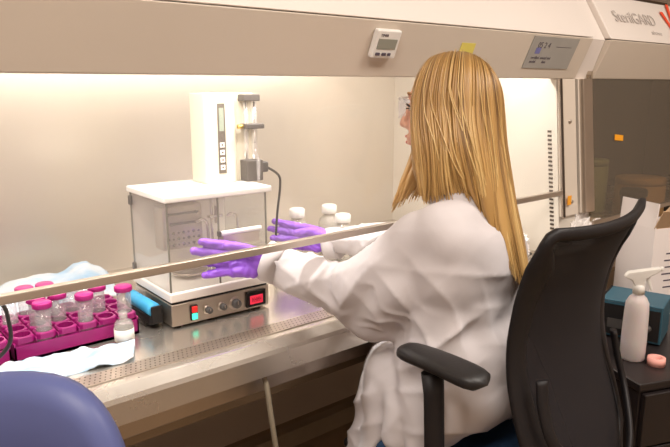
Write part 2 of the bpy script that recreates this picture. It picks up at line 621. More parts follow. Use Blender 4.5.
def safety_cabinet(x0, x1, label, dark=False, zb=1.014, hx=0.0):
    t = thing('safety_cabinet', label, 'safety cabinet', (x0, 0, 0))
    w_ = x1 - x0
    il, ir = 0.06, w_ - 0.088     # inner edges
    inner = 'shade_in' if dark else 'steel_wall'  # unlit cabinet takes the copy with shade in its colour
    # worktop: shallow dish, perforated front grille, rounded rim
    prof = [(0.985, W - 0.052), (0.985, W - 0.012), (0.992, W - 0.002), (1.004, W + 0.002), (1.018, W), (1.024, W - 0.006), (1.075, W - 0.008),
            (1.082, W), (1.68, W), (1.68, W - 0.02), (1.0, W - 0.03), (1.0, W - 0.052)]
    prof = [(0.980, W - 0.062), (0.980, W - 0.022), (0.984, W - 0.014), (1.002, W - .001), (1.006, W), (1.68, W), (1.68, W - 0.02), (1.02, W - 0.02), (1.02, W - 0.062)]
    PRISM('worktop', prof, 'x', 0.0, w_, 'steel_top', t)
    g = BOX('front_grille', (il, 1.024, W), (ir, 1.068, W + 0.002), 'steel', t)
    bm = bmesh.new()
    nx = int((ir - il) / 0.009)
    for i in range(nx):
        for j in range(4):
            x, y = il + 0.006 + i * 0.009 + (0.0045 if j % 2 else 0), 1.030 + j * 0.0105
            lathe(bm, [(0, 0.0004), (0.0015, 0.0004), (0.0015, 0)], (x, y, W + 0.002), 6)
    link('grille_hole', bm, 'gasket', g)['kind'] = 'stuff'
    bm = bmesh.new()
    for i in range(int((ir - il) / 0.07)):
        for j in range(2):
            box(bm, (il + 0.02 + i * 0.07, 1.575 + j * 0.03, W), (il + 0.055 + i * 0.07, 1.583 + j * 0.03, W + 0.0012))
    link('rear_slot', bm, 'gasket', t)['kind'] = 'stuff'
    # lower trough under the worktop
    PRISM('drain_trough', [(1.06, 0.70), (1.09, 0.70), (1.09, 0.66), (1.66, 0.60), (1.66, W - .022), (1.06, W - .022)], 'x', 0.01, w_ - 0.01, 'steel_dark', t)
    BOX('trough_rail', (0.01, 1.02, 0.716), (w_ - .01, 1.06, 0.752), 'steel', t, bevel=0.004)
    # interior skin
    BOX('back_panel', (0, 1.68, 0.66), (w_, 1.70, 1.75), inner, t)
    PRISM('left_side_panel', [(1.05, W), (1.68, W), (1.68, 1.5), (1.06, 1.5)], 'x', 0.0, il, 'shade_in' if dark else 'steel_side', t)
    PRISM('right_side_panel', [(.99, W), (1.68, W), (1.68, 1.5), (1.06, 1.5), (1.04, 1.336)], 'x', ir, w_, 'shade_in' if dark else 'steel_side', t)
    bm = bmesh.new()
    for i in range(26):
        z = 0.88 + i * 0.0122
        y = sash_y(z) + 0.026
        box(bm, (ir - 0.002, y, z), (ir, y + 0.012, z + 0.0058))
    link('side_slot', bm, 'gasket', t)['kind'] = 'stuff'
    # front side posts, following the slant
    for a, b, nm in ((0.0, il - .004, 'left_post'), (ir + .004, w_, 'right_post')):
        PRISM(nm, [(1.058, W), (1.09, W), (1.12, 1.336), (sash_y(1.336), 1.336), (sash_y(.945), .945), (1.058, .945)], 'x', a, b, 'hood', t)
    for xx, nm in ((ir, 'right_channel'), (il - 0.012, 'left_channel')):
        PRISM(nm, [(sash_y(.945) - 0.006, .945), (sash_y(.945) + 0.0, .945), (sash_y(1.336), 1.336), (sash_y(1.336) - .006, 1.336)], 'x', xx - .002, xx + 0.013, 'steel', t)
        PRISM('track', [(sash_y(.945) - 0.009, .945), (sash_y(.945) - 0.006, .945), (sash_y(1.336) - .006, 1.336), (sash_y(1.336) - .009, 1.336)], 'x', xx + 0.003, xx + 0.006, 'gasket', t)
    # hood
    BOX('inner_ceiling', (il, 1.07, 1.50), (ir, 1.68, 1.52), 'white' if not dark else 'shade_in', t)
    PRISM('lower_hood', [(1.034, 1.336), (0.985, 1.447), (1.02, 1.447), (1.062, 1.35), (1.062, 1.336)], 'x', hx, w_, 'hood', t, bevel=0.003)
    PRISM('upper_hood', [(0.985, 1.449), (1.07, 1.586), (1.70, 1.586), (1.70, 1.53), (1.10, 1.53), (1.02, 1.449)], 'x', hx, w_, 'hood_up', t, bevel=0.004)
    # sash
    bm = bmesh.new()
    prism(bm, [(sash_y(zb), zb + .004), (sash_y(1.36), 1.36), (sash_y(1.36) + .005, 1.36), (sash_y(zb) + .005, zb + .004)], 'x', il - .003, ir + .003)
    gl = link('sash', bm, 'dark_glass' if dark else 'glass', t)
    bm = bmesh.new()
    prism(bm, [(sash_y(zb) - .008, zb - .006), (sash_y(zb) - .006, zb + .008), (sash_y(zb) + .008, zb + .008), (sash_y(zb) + .008, zb - .006)], 'x', il, ir)
    link('sash_handle', bm, 'steel', gl, bevel=.002)
    # stand
    for n_, lx in (('leg', 0.03), ('leg', w_ - 0.09)):
        for ly in (1.12, 1.6):
            BOX('leg', (lx, ly, 0.0), (lx + 0.06, ly + 0.06, 0.69), 'steel_dark', t, bevel=.003)
    BOX('cross_rail', (0.08, 1.62, 0.12), (w_ - .08, 1.66, 0.18), 'steel_dark', t)
    return t


c1 = safety_cabinet(-0.26, 1.77, 'lit stainless steel safety cabinet the woman works in, its glass sash raised')
# lamp tube inside
lt = c1
bm = bmesh.new()
tube(bm, [(0.16, 1.12, 1.478), (1.90, 1.12, 1.478)], 0.013, 12)
link('lamp_tube', bm, 'tube_light', c1)
bm = bmesh.new()
box(bm, (0.08, 1.10, 1.492), (1.93, 1.14, 1.50))
link('lamp_holder', bm, 'white', c1)
for k_, (zz, yy) in enumerate(((1.215, 0), (0.985, 0))):
    bm = bmesh.new()
    lathe(bm, [(0, 0.004), (0.005, 0.004), (0.006, 0)], n=12, mtx=Matrix.Translation((2.03 - 0.035, sash_y(zz) - 0.0005, zz)) @ Matrix.Rotation(R(90), 4, 'X'))
    link('screw', bm, 'steel', c1)

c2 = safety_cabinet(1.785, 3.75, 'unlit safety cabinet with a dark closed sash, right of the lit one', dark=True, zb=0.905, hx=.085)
# bevelled left end skin of the second hood
bm = bmesh.new()
prism(bm, [(1.045, 1.336), (1.005, 1.447), (1.085, 1.58), (1.6, 1.58), (1.6, 1.336)], 'x', -0.013, .083)
link('end_panel', bm, 'hood_up', c2)
bm = bmesh.new()
lathe(bm, [(0, 0.004), (0.006, 0.004), (0.007, 0)], n=12, mtx=Matrix.Translation((0.03, sash_y(1.24) - 0.0005, 1.24)) @ Matrix.Rotation(R(90), 4, 'X'))
link('screw', bm, 'steel', c2)
# metal side frame of the dark sash
PRISM('sash_frame', [(sash_y(.945) - .014, .945), (sash_y(.945), .945), (sash_y(1.336), 1.336), (sash_y(1.336) - .014, 1.336)], 'x', 0.008, 0.058, 'steel', c2, bevel=.002)

# plane of the upper hood: rotate text onto it


def on_slope(x, y0, z0, y1, z1, t, off=0.001):
    """matrix on a front-facing plane through (y0,z0)-(y1,z1) at fraction t up; local x=world x, local y=up slope"""
    up = V((0, y1 - y0, z1 - z0)).normalized()
    n = V((1, 0, 0)).cross(up)
    p = V((x, y0 + (y1 - y0) * t, z0 + (z1 - z0) * t)) + n * off
    m = Matrix((V((1, 0, 0)), up, n)).transposed().to_4x4()
    m.translation = p
    return m


UP = (0.985, 1.449, 1.085, 1.62)
LO = (1.034, 1.336, 0.985, 1.447)
inv2 = Matrix.Translation((-1.785, 0, 0))
text('lettering', 'SterilGARD', 0.056, 'letter', c2, inv2 @ on_slope(1.945, *UP, 0.33))
text('lettering', 'advance', 0.022, 'letter', c2, inv2 @ on_slope(2.15, *UP, 0.15))
# orange red tick mark
bm = bmesh.new()
mt = on_slope(2.285, *UP, 0.20)
for poly in ([(0.0, 0.085), (0.022, 0.085), (0.043, 0.02), (0.032, 0.0)], [(0.032, 0.0), (0.043, 0.02), (0.075, 0.12), (0.095, 0.12), (0.046, 0.0)]):
    A = [bm.verts.new(mt @ V((p[0], p[1], 0))) for p in poly]
    B = [bm.verts.new(mt @ V((p[0], p[1], 0.001))) for p in poly]
    bm.faces.new(A); bm.faces.new(B[::-1])
    for i in range(len(A)): bm.faces.new((A[i], A[(i + 1) % len(A)], B[(i + 1) % len(A)], B[i]))
for v in bm.verts: v.co.x -= 1.785
link('emblem', bm, 'orange_red', c2)


def slope_thing(name, label, cat, x, t, plane=LO):
    o = thing(name, label, cat)
    o.matrix_world = on_slope(x, *plane, t)
    return o


# certificate
t = slope_thing('certificate', 'grey test certificate on the hood at the right end', 'certificate', 1.485, 0.24)
sk = 0.045
BOX('sheet', (0, 0, 0), (0.215, 0.086, 0.0008), 'paper_grey', t)
text('lettering', '05 2 4', 0.022, 'letter_dark', t, Matrix.Translation((0.03, 0.056, .001)))
text('lettering', 'certified  annual test\nmodel         date', 0.011, 'letter_dark', t, Matrix.Translation((0.02, 0.026, .001)))
BOX('ruled_line', (0.115, 0.060, 0.0008), (0.19, 0.0612, 0.0011), 'letter_dark', t)
BOX('stamp_patch', (0.028, 0.040, 0.0008), (0.05, 0.056, 0.0011), 'paper_blue', t)
# timer
t = slope_thing('digital_timer', 'small white digital timer with grey screen stuck to the hood', 'timer', 0.932, 0.38)
t.scale = (.92, .9, 1)
BOX('case', (0, 0, 0), (0.075, 0.066, 0.013), 'white', t, bevel=.004)
BOX('screen', (0.009, 0.022, 0.013), (0.066, 0.046, 0.0138), 'lcd_blank', t)
text('lettering', 'TIMER', 0.0085, 'letter_dark', t, Matrix.Translation((0.012, 0.051, .0133)))
for bx, cw in ((0.010, .013), (0.029, .013), (0.047, .009)):
    BOX('button', (bx, 0.007, 0.013), (bx + cw, 0.014, 0.0155), 'letter_dark', t, bevel=.001)
t = slope_thing('sticky_note', 'yellow sticky note on the hood above the blonde hair', 'note', 1.215, 0.36)
BOX('note_sheet', (0, 0, 0), (0.050, 0.042, 0.0008), 'yellow', t)

# small stickers on the posts
t = BOX('post_sticker', (1.703, sash_y(.99) - .0085, 0.978), (1.722, sash_y(.99) - .0068, 1.005), 'orange')
tag(t, 'small orange sticker on the right post of the lit cabinet', 'sticker')
bm = bmesh.new()
box(bm, (-.027, -.001, -.009), (.027, 0, .009))
t = link('glass_sticker', bm, 'orange')
t.location = (2.02, sash_y(1.155) - .0012, 1.155)
t.rotation_euler = (R(-5.5), R(6), 0)
tag(t, 'orange rectangular sticker on the dark glass sash', 'sticker')

# hose hanging under the worktop
bm = bmesh.new()
tube(bm, smooth_path([(0.655, 1.045, 0.79), (0.655, 1.0, 0.755), (0.658, 0.985, 0.68), (0.672, 0.985, 0.58), (0.70, 0.99, 0.42), (0.76, 1.03, 0.2), (0.80, 1.1, 0.012)], 8), 0.0055, 12)
tag(link('drain_hose', bm, 'hose'), 'grey hose hanging from under the steel worktop', 'hose')

# ================================================================= BALANCE
B = thing('analytical_balance', 'steel balance with glass draft chamber, red display and knobs', 'balance', (0.548, 1.172, W), R(-1.5))
bw, bd = 0.232, 0.19
for fx_, fy_ in ((.02, .02), (bw - .02, .02), (.02, bd - .02), (bw - .02, bd - .02)):
    bm = bmesh.new()
    lathe(bm, [(0, 0), (.009, 0), (.009, .006), (0, .006)], (fx_, fy_, 0), 12)
    link('foot', bm, 'black', B)
base = BOX('base', (0, 0, 0.005), (bw, bd, 0.052), 'steel', B, bevel=.002)
BOX('base_gap', (0.003, 0.003, 0.052), (bw - .003, bd - .003, 0.058), 'black', B)
BOX('tray', (-.004, -.006, 0.058), (bw + .004, bd + .004, 0.078), 'tray', B, bevel=.004)
zt, zl = 0.078, 0.262
BOX('lid', (-.005, -.004, zl), (bw + .012, bd + .004, zl + .013), 'white', B, bevel=.003)
for nm, a, b in (('front_pane', (0.004, 0.0, zt), (bw - .004, 0.003, zl)), ('left_pane', (0.0, 0.004, zt), (0.003, bd - .004, zl)), ('right_pane', (bw - .003, 0.004, zt), (bw, bd - .004, zl))):
    BOX(nm, a, b, 'panel_glass', B)
BOX('back_plate', (0.003, bd - .006, zt), (bw - .003, bd - .002, zl), 'tray', B)
for cx_, cy_ in ((.0, .0), (bw - .004, 0), (0, bd - .004), (bw - .004, bd - .004), (.112, 0)):
    BOX('edge_strip', (cx_, cy_ - .0005, zt), (cx_ + .003, cy_ + .0025, zl), 'glass_edge', B)
for hz in (0.085, 0.235):
    BOX('hinge', (-.006, bd - .018, hz), (0.0, bd - .006, hz + .02), 'grey', B, bevel=.001)
# perforated metal box at the rear with slots
bx = BOX('shield_plate', (0.040, 0.115, 0.135), (0.135, 0.160, 0.232), 'steel', B, bevel=.004)
bm = bmesh.new()
box(bm, (0.050, 0.1135, 0.212), (0.125, 0.115, 0.217))
box(bm, (0.056, 0.1135, 0.190), (0.122, 0.115, 0.195))
for (cx_, cz_, r_) in ((0.056, 0.214, .004), (.12, .214, .004), (0.060, .192, .004), (.118, .192, .004)):
    lathe(bm, [(0, .0016), (r_, .0016), (r_, 0)], n=12, mtx=Matrix.Translation((cx_, 0.115, cz_)) @ Matrix.Rotation(R(90), 4, 'X'))
for i in range(7):
    for j in range(3):
        rr = .0035 if (i + j) % 2 else .0022
        lathe(bm, [(0, .0016), (rr, .0016), (rr, 0)], n=10, mtx=Matrix.Translation((0.052 + i * 0.012, 0.115, 0.146 + j * 0.013)) @ Matrix.Rotation(R(90), 4, 'X'))
link('slot', bm, 'darkgrey', bx)['kind'] = 'stuff'
bm = bmesh.new()
tube(bm, smooth_path([(0.140, 0.1, zt), (0.140, 0.1, 0.17), (0.136, 0.1, 0.192), (0.124, 0.1, 0.199), (0.112, 0.1, .194)], 6), 0.0035, 10)
link('hook', bm, 'chrome', B)
bm = bmesh.new()
tube(bm, smooth_path([(0.215, 0.1, zt), (0.215, 0.1, 0.17), (0.211, 0.1, 0.196), (0.200, 0.1, 0.203), (0.188, 0.1, .198)], 6), 0.0035, 10)
link('hook', bm, 'chrome', B)
bm = bmesh.new()
tube(bm, [(0.150, 0.1, zt), (0.150, 0.1, zl)], 0.003, 10)
box(bm, (0.142, 0.094, 0.2), (0.175, 0.106, 0.205))
box(bm, (0.160, 0.094, 0.185), (0.163, 0.106, 0.225))
link('stirrup', bm, 'chrome', B)
bm = bmesh.new()
lathe(bm, [(0, .012), (.034, .012), (.038, .016), (.040, .016), (.036, .009), (.006, .009), (.006, 0), (0, 0)], (0.085, 0.09, zt), 32)
link('weighing_pan', bm, 'steel', B)
# door handle on front pane
h = BOX('door_handle', (0.112, -.022, 0.163), (0.198, -.003, 0.186), 'steel', B, bevel=.002)
bm = bmesh.new()
tube(bm, [(0.106, -.020, 0.190), (0.203, -.020, 0.190)], 0.0055, 14)
link('grip_rod', bm, 'white', h)
BOX('end_cap', (0.101, -.0255, 0.1845), (0.106, -.0145, 0.1955), 'darkgrey', h)
# front controls
sw = BOX('rocker_switch', (0.040, -.0045, 0.012), (0.056, 0, 0.044), 'black', B, bevel=.001)
BOX('switch_half', (0.042, -.008, 0.029), (0.054, -.004, 0.042), 'red_sw', sw, bevel=.001)
BOX('switch_half', (0.042, -.008, 0.014), (0.054, -.004, 0.027), 'green_sw', sw, bevel=.001)
for kx, kr in ((0.080, .008), (0.114, .008), (0.146, .0115)):
    bm = bmesh.new()
    mtx_ = Matrix.Translation((kx, 0, 0.027)) @ Matrix.Rotation(R(90), 4, 'X')
    lathe(bm, [(0, .014), (kr * .75, .014), (kr * .85, .012), (kr * .9, .003)], n=18, mtx=mtx_)
    k = link('knob', bm, 'darkgrey', B)
    bm = bmesh.new()
    lathe(bm, [(kr * 0.9, .003), (kr * 1.25, .003), (kr * 1.3, 0)], n=20, mtx=mtx_)
    box(bm, (kx - .001, -.0148, 0.027), (kx + .001, -.0140, 0.027 + kr * .7))
    link('collar', bm, 'steel', k)
d = BOX('display', (0.172, -.005, 0.010), (0.222, 0, 0.046), 'black_gloss', B, bevel=.002)
BOX('red_window', (0.181, -.0058, 0.017), (0.213, -.0050, 0.036), 'red_led', d)
bm = bmesh.new()
for i in range(4):
    x = 0.186 + i * .0062
    box(bm, (x, -.0064, .021), (x + .0008, -.0058, .032))
    box(bm, (x + .0034, -.0064, .021), (x + .0042, -.0058, .032))
    box(bm, (x, -.0064, .0262), (x + .0042, -.0058, .0270))
link('digit', bm, 'black_gloss', d)

# blue roll on black holder at the balance's left
t = thing('blue_roll', 'bright blue roll lying in a black bracket left of the balance', 'roll', (0.525, 1.285, W))
bm = bmesh.new()
tube(bm, [(0, -.085, 0.040), (0, -.083, .0405), (0, .033, .0405), (0, .035, 0.040)], [.010, .0145, .0145, .010], 20)
link('roll', bm, 'blue_pad', t)
BOX('bracket', (-.012, -.085, 0.010), (.018, .04, 0.028), 'black', t, bevel=.003)
BOX('bracket_foot', (-.012, -.06, 0.0), (.018, .03, 0.010), 'black', t)
for s_ in (-.091, .036):
    BOX('bracket_end', (-.010, s_, 0.012), (.014, s_ + .005, 0.05), 'black', t, bevel=.002)

# ================================================================= SYRINGE PUMP ON THE LID
zlid = W + zl + .013
P = thing('electronic_dispenser', 'cream upright dispenser with keypad and syringe on the balance lid', 'dispenser', (0.690, 1.262, zlid), R(-3))
bm = bmesh.new()
poly = [(0.0, 0.012), (0.004, 0.003), (0.014, 0), (0.066, 0), (0.075, 0.003), (0.080, 0.012), (0.128, 0.014), (0.128, 0.075), (0.0, 0.075)]
prism(bm, poly, 'z', 0.0, 0.197)
link('housing', bm, 'cream', P, bevel=.0025)
kp = BOX('keypad', (0.030, -.0012, 0.022), (0.048, 0, 0.175), 'panel_grey', P)
BOX('screen', (0.0335, -.0018, 0.115), (0.0445, -.0012, 0.165), 'lcd', kp)
for i in range(4):
    q = BOX('key', (0.0335, -.0022, 0.030 + i * .0165), (0.0445, -.0012, 0.041 + i * .0165), 'white', kp, bevel=.0005)
    BOX('key_mark', (0.037, -.0026, 0.0335 + i * .0165), (0.041, -.0022, 0.0375 + i * .0165), 'panel_grey', kp)
for nm, z0, z1, xa, xb in (('top_clamp', .178, .194, .088, .128), ('middle_clamp', .117, .129, .092, .138), ('valve_block', .0, .048, .090, .132)):
    BOX(nm, (xa, -.018, z0 + .001), (xb, .014, z1), 'grey', P, bevel=.002)
bm = bmesh.new()
tube(bm, [(0.098, -.004, .048), (0.098, -.004, .178)], .0055, 12)
link('syringe_barrel', bm, 'tube', P)
bm = bmesh.new()
tube(bm, [(0.119, -.004, .048), (0.119, -.004, .178)], .0065, 12)
sb = link('syringe_barrel', bm, 'tube', P)
bm = bmesh.new()
tube(bm, [(0.119, -.004, .085), (0.119, -.004, .178)], .0022, 8)
tube(bm, [(0.098, -.004, .05), (0.098, -.004, .178)], .0016, 8)
link('plunger', bm, 'chrome', P)
bm = bmesh.new()
lathe(bm, [(0, .0), (.003, .0), (.0045, .02), (.0045, .045), (.0025, .047), (.0025, .055), (0, .055)], (0.116, -.024, .002), 12)
link('nozzle', bm, 'tube', P)
bm = bmesh.new()
tube(bm, [(0.078, -.002, .123), (0.094, -.002, .123)], .005, 12)
link('brass_pin', bm, mat('brass', (200, 170, 90), .3, .9), P)
BOX('cable_plug', (0.132, -.012, .018), (0.150, .004, .042), 'darkgrey', P, bevel=.003)
# cable
bm = bmesh.new()
tube(bm, smooth_path([(0.838, 1.249, 1.134), (0.85, 1.265, 1.138), (0.875, 1.31, 1.128), (0.955, 1.37, 1.092), (0.963, 1.375, 1.06), (0.949, 1.37, 0.99), (0.955, 1.39, 0.9), (0.99, 1.44, 0.842), (1.06, 1.52, 0.834)], 8), 0.0032, 10)
tag(link('power_cable', bm, 'cable'), 'black cable looping from the dispenser down to the worktop', 'cable')
bm = bmesh.new()
tube(bm, smooth_path([(0.79, 1.28, 0.845), (0.83, 1.27, 0.90), (0.90, 1.25, 0.905), (0.96, 1.22, 0.87), (0.99, 1.20, 0.834), (1.02, 1.22, 0.834)], 8), 0.003, 10)
tag(link('balance_cable', bm, 'cable'), 'black cable arching behind the sleeve beside the balance', 'cable')
bm = bmesh.new()
tube(bm, smooth_path([(0.08, 1.165, 0.838), (0.19, 1.16, 0.852), (0.238, 1.15, 0.885), (0.243, 1.15, 0.93), (0.232, 1.155, 0.965), (0.18, 1.18, 0.985), (0.05, 1.28, 0.90), (-.02, 1.32, .834)], 8), 0.0035, 10)
tag(link('loose_cable', bm, 'cable'), 'black cable loop standing in front of the tube rack', 'cable')

# ================================================================= TUBE RACKS AND TUBES
PITCH = 0.0385


def tube_rack(x0, y0, nx, ny, label):
    t = thing('tube_rack', label, 'tube rack', (x0, y0, W), 0, 'magenta tube racks')
    bm = bmesh.new()
    hole_r, cell = 0.0146, PITCH / 2 - 0.0016
    for i in range(nx):
        for j in range(ny):
            cx_, cy_ = (i + .5) * PITCH, (j + .5) * PITCH
            # cell: chamfered square outside, round hole inside
            n = 16
            for z0, z1 in ((0.034, 0.046),):
                rings = []
                for z, kind in ((z0, 's'), (z1 - .002, 's'), (z1, 's2'), (z1, 'h'), (z0, 'h')):
                    rg = []
                    for k in range(n):
                        a = 2 * math.pi * (k + .5) / n
                        c_, s_ = math.cos(a), math.sin(a)
                        if kind == 'h': r_ = hole_r
                        else:
                            r_ = min(cell / max(abs(c_), abs(s_)), cell * 1.22)
                            if kind == 's2': r_ -= .0015
                        rg.append(bm.verts.new((cx_ + r_ * c_, cy_ + r_ * s_, z)))
                    rings.append(rg)
                for q in range(5):
                    A, Bq = rings[q], rings[(q + 1) % 5]
                    for k in range(n): bm.faces.new((A[k], A[(k + 1) % n], Bq[(k + 1) % n], Bq[k]))
    top = link('top_grid', bm, 'magenta', t)
    bm = bmesh.new()
    X, Y = nx * PITCH, ny * PITCH
    box(bm, (0, 0, 0), (X, Y, .006))
    for a, b in (((0, 0, 0), (X, .003, .030)), ((0, Y - .003, 0), (X, Y, .036)), ((0, 0, 0), (.003, Y, .036)), ((X - .003, 0, 0), (X, Y, .036))): box(bm, a, b)
    for i in range(1, nx): box(bm, (i * PITCH - .001, 0, .034), (i * PITCH + .001, Y, .040))
    for j in range(1, ny): box(bm, (0, j * PITCH - .001, .034), (X, j * PITCH + .001, .040))
    link('tray_body', bm, 'magenta', t)
    return t


RX, RY = 0.258, 1.200
tube_rack(RX, RY, 6, 4, 'magenta plastic tube rack nearest the balance, clear tubes standing in it')
tube_rack(RX - 6 * PITCH - .006, RY, 6, 4, 'magenta plastic tube rack cut by the left edge of the photo')


def conical_tube(capped=True):
    t = thing('centrifuge_tube', 'clear tube', 'tube')
    bm = bmesh.new()
    r_ = 0.0138
    lathe(bm, [(0.002, 0.0), (r_, 0.015), (r_, 0.094), (r_ - .0012, 0.094), (r_ - .0012, 0.016), (0.0, 0.0025)], n=20)
    bmesh.ops.translate(bm, verts=bm.verts, vec=(0, 0, .007))
    link('body', bm, 'tube', t)
    bm = bmesh.new()
    # printed graduation marks
    for k in range(8):
        a0 = R(215)
        for s in range(3 if k % 2 else 5):
            a = a0 + s * .09
            p = V((math.cos(a), math.sin(a), 0)) * (r_ + .0002)
            q = V((math.cos(a + .09), math.sin(a + .09), 0)) * (r_ + .0002)
            z = .03 + k * .009
            bm.faces.new([bm.verts.new((p.x, p.y, z)), bm.verts.new((q.x, q.y, z)), bm.verts.new((q.x, q.y, z + .0008)), bm.verts.new((p.x, p.y, z + .0008))])
    link('graduation', bm, 'ink', t)
    if capped:
        bm = bmesh.new()
        pr = [(0, 0.012), (r_ + .0012, 0.012), (r_ + .0027, 0.0105), (r_ + .0030, 0.0), (0.0, 0.0)]
        lathe(bm, pr, (0, 0, .099), 32)
        for k in range(32):
            a = 2 * math.pi * k / 32
            box(bm, (-.0004, r_ + .0026, .0995), (.0004, r_ + .0035, .109), mtx=Matrix.Rotation(a, 4, 'Z'))
        link('cap', bm, 'cap', t)
    return t


T1 = conical_tube(True)
T0 = conical_tube(False)
GRP = 'clear tubes in the magenta racks'
# (column from the right rack's left edge, row from the front, capped?, label)
spots = [
    (1, 0, True, 'capped tube in the front row of the rack, nearest to the camera'),
    (1, 1, True, 'capped tube just behind and left of the nearest one'),
    (3, 0, True, 'capped tube standing alone mid-rack in front of the others'),
    (5, 0, True, 'capped tube at the right end of the rack beside the blue roll'),
    (4, 1, True, 'wide capped tube second from the right end of the rack'),
    (3, 2, True, 'capped tube half behind the mid-rack one'),
    (1, 3, True, 'capped tube in the back row above the nearest tube'),
    (2, 3, True, 'capped tube in the back row between two darker caps'),
    (2, 1, True, 'capped tube between the nearest one and the mid-rack one'),
    (4, 3, False, 'open clear tube in the back row near the right end of the right rack'),
    (2, 2, False, 'open clear tube in the middle of the right rack'),
    (0, 2, False, 'open clear tube at the left end of the right rack'),
]
first = [True, True]
for (cx_, cy_, cp, lb) in spots:
    src = T1 if cp else T0
    i = 0 if cp else 1
    o = src if first[i] else copy_tree(src)
    first[i] = False
    o.location = (RX + (cx_ + .5) * PITCH, RY + (cy_ + .5) * PITCH, W)
    o.scale = (1, 1, .9)
    o.rotation_euler = (0, 0, random.uniform(-.6, .6))
    o['label'] = lb
    o['group'] = GRP
for (cx_, cy_, lb) in ((4, 1, 'open clear tube in the left rack behind the cable loop'), (5, 2, 'open clear tube in the left rack, back and right of the cable loop'), (3, 2, 'open clear tube nearest the left edge of the photo')):
    o = copy_tree(T0)
    o.location = (RX - 6 * PITCH - .006 + (cx_ + .5) * PITCH, RY + (cy_ + .5) * PITCH, W)
    o['label'] = lb
    o['group'] = GRP

# small vial in front of rack
t = thing('small_bottle', 'little clear bottle with a white label before the rack corner', 'bottle', (0.450, 1.178, W))
bm = bmesh.new()
lathe(bm, [(0, 0), (.017, 0), (.0182, .002), (.0182, .036), (.014, .043), (.007, .047), (.007, .054), (.0055, .054), (.0055, .046), (.0165, .035), (.0165, .003), (0, .003)], n=24)
link('body', bm, 'clear_bottle', t)
bm = bmesh.new()
lathe(bm, [(.0185, .004), (.0189, .004), (.0189, .028), (.0185, .028)], n=24)
link('label_wrap', bm, 'paper', t)
bm = bmesh.new()
lathe(bm, [(0, .060), (.008, .060), (.0085, .058), (.0085, .050), (0, .050)], n=20)
link('stopper', bm, 'clear_bottle', t)

# ================================================================= PADS (crumpled)


def crumple(name, fn, nu, nv, thick, m, label, cat, amp=.004, sc=22, seed=0):
    bm = bmesh.new()
    def f2(u, v):
        p = V(fn(u, v))
        n_ = noise.noise(V((p.x * sc + seed, p.y * sc, 3.1))) + .5 * abs(noise.noise(V((p.x * sc * 2.3, p.y * sc * 2.3 + seed, 1.7))))
        p.z += amp * max(-.3, n_)
        return p
    sheet(bm, f2, nu, nv, thick)
    o = link(name, bm, m, smooth=True)
    tag(o, label, cat)
    return o


def bil(A, Bq, C, D):
    A, Bq, C, D = V(A), V(Bq), V(C), V(D)
    return lambda u, v: (A * (1 - u) + Bq * u) * (1 - v) + (D * (1 - u) + C * u) * v


fnt = bil((0.05, 1.072, W), (0.425, 1.085, W), (0.462, 1.165, W), (0.05, 1.19, W))


def front_pad(u, v):
    p = fnt(u, v)
    p.z += .0035 + .010 * math.sin(v * 3.1) * (0.4 + .6 * math.sin(u * 9 + 1) ** 2) + .012 * max(0, 1 - abs(u - .45) * 4) * v
    p.y += .008 * math.sin(u * 11)
    return p


crumple('absorbent_pad', front_pad, 60, 26, .0025, 'pad_white', 'crumpled white and pale blue pad in front of the tube rack', 'pad', .012, 30)
t = thing('pad_mark', 'handwriting', 'mark')
bpy.data.objects.remove(t)


def rear_pad(u, v):
    x = -0.05 + u * 0.60
    y = 1.44 + v * 0.13
    z = W + .004 + .055 * math.sin(min(1, v * 1.3) * 1.57) * (.45 + .55 * abs(math.sin(u * 5.3 + .6))) + (.03 * max(0, 1 - abs(u - .93) * 12)) * v
    if v > .82: z -= (v - .82) * .28
    return (x, y, z)


crumple('absorbent_pad', rear_pad, 60, 26, .0025, 'pad_white', 'crumpled blue-white pad lying behind the tube racks', 'pad', .012, seed=4)

# bottles at the rear of the worktop


def media_bottle(loc, label, h=.14, r_=.032):
    t = thing('media_bottle', label, 'bottle', loc, 0, 'white-capped bottles behind the gloved hand')
    bm = bmesh.new()
    lathe(bm, [(0, 0), (r_ - .003, 0), (r_, .003), (r_, h * .62), (r_ * .85, h * .72), (r_ * .5, h * .79), (r_ * .5, h * .86), (r_ * .42, h * .86), (r_ * .42, h * .78), (r_ * .8, h * .70), (r_ - .002, h * .61), (r_ - .002, .005), (0, .005)], n=28)
    link('body', bm, 'clear_bottle', t)
    bm = bmesh.new()
    lathe(bm, [(0, h), (.018, h), (.0215, h - .003), (.0215, h * .83), (0, h * .83)], n=28)
    for k in range(28):
        box(bm, (-.0006, .0212, h * .84), (.0006, .0222, h - .005), mtx=Matrix.Rotation(2 * math.pi * k / 28, 4, 'Z'))
    link('screw_cap', bm, 'capw', t)
    return t


media_bottle((1.072, 1.45, W), 'leftmost white-capped bottle behind the purple glove', .149)
media_bottle((1.189, 1.45, W), 'middle white-capped bottle, standing furthest back', .146)
media_bottle((1.165, 1.36, W), 'rightmost white-capped bottle, standing nearest the sleeve', .135)


def clear_pad(u, v):
    return (1.24 + u * .22, 1.33 + v * .17, W + .012 + .03 * math.sin(v * 3.1) * math.sin(u * 3.1))


crumple('film_pack', clear_pad, 30, 20, .003, 'plastic_bag', 'crumpled white plastic pack on the worktop behind the sleeve', 'pack', .02, 26)
# petri dish / clear box near the elbow
for (dx, dy, lb) in ((1.02, 1.14, 'clear round dish lying in front of the bottles near the sleeve'), (1.12, 1.22, 'clear round dish further back, close under the right sleeve')):
    bm = bmesh.new()
    lathe(bm, [(0, 0), (.042, 0), (.043, .002), (.043, .016), (.041, .016), (.041, .003), (0, .003)], (dx, dy, W + .0015), 28)
    tag(link('culture_dish', bm, 'clear_bottle'), lb, 'dish', 'clear dishes')

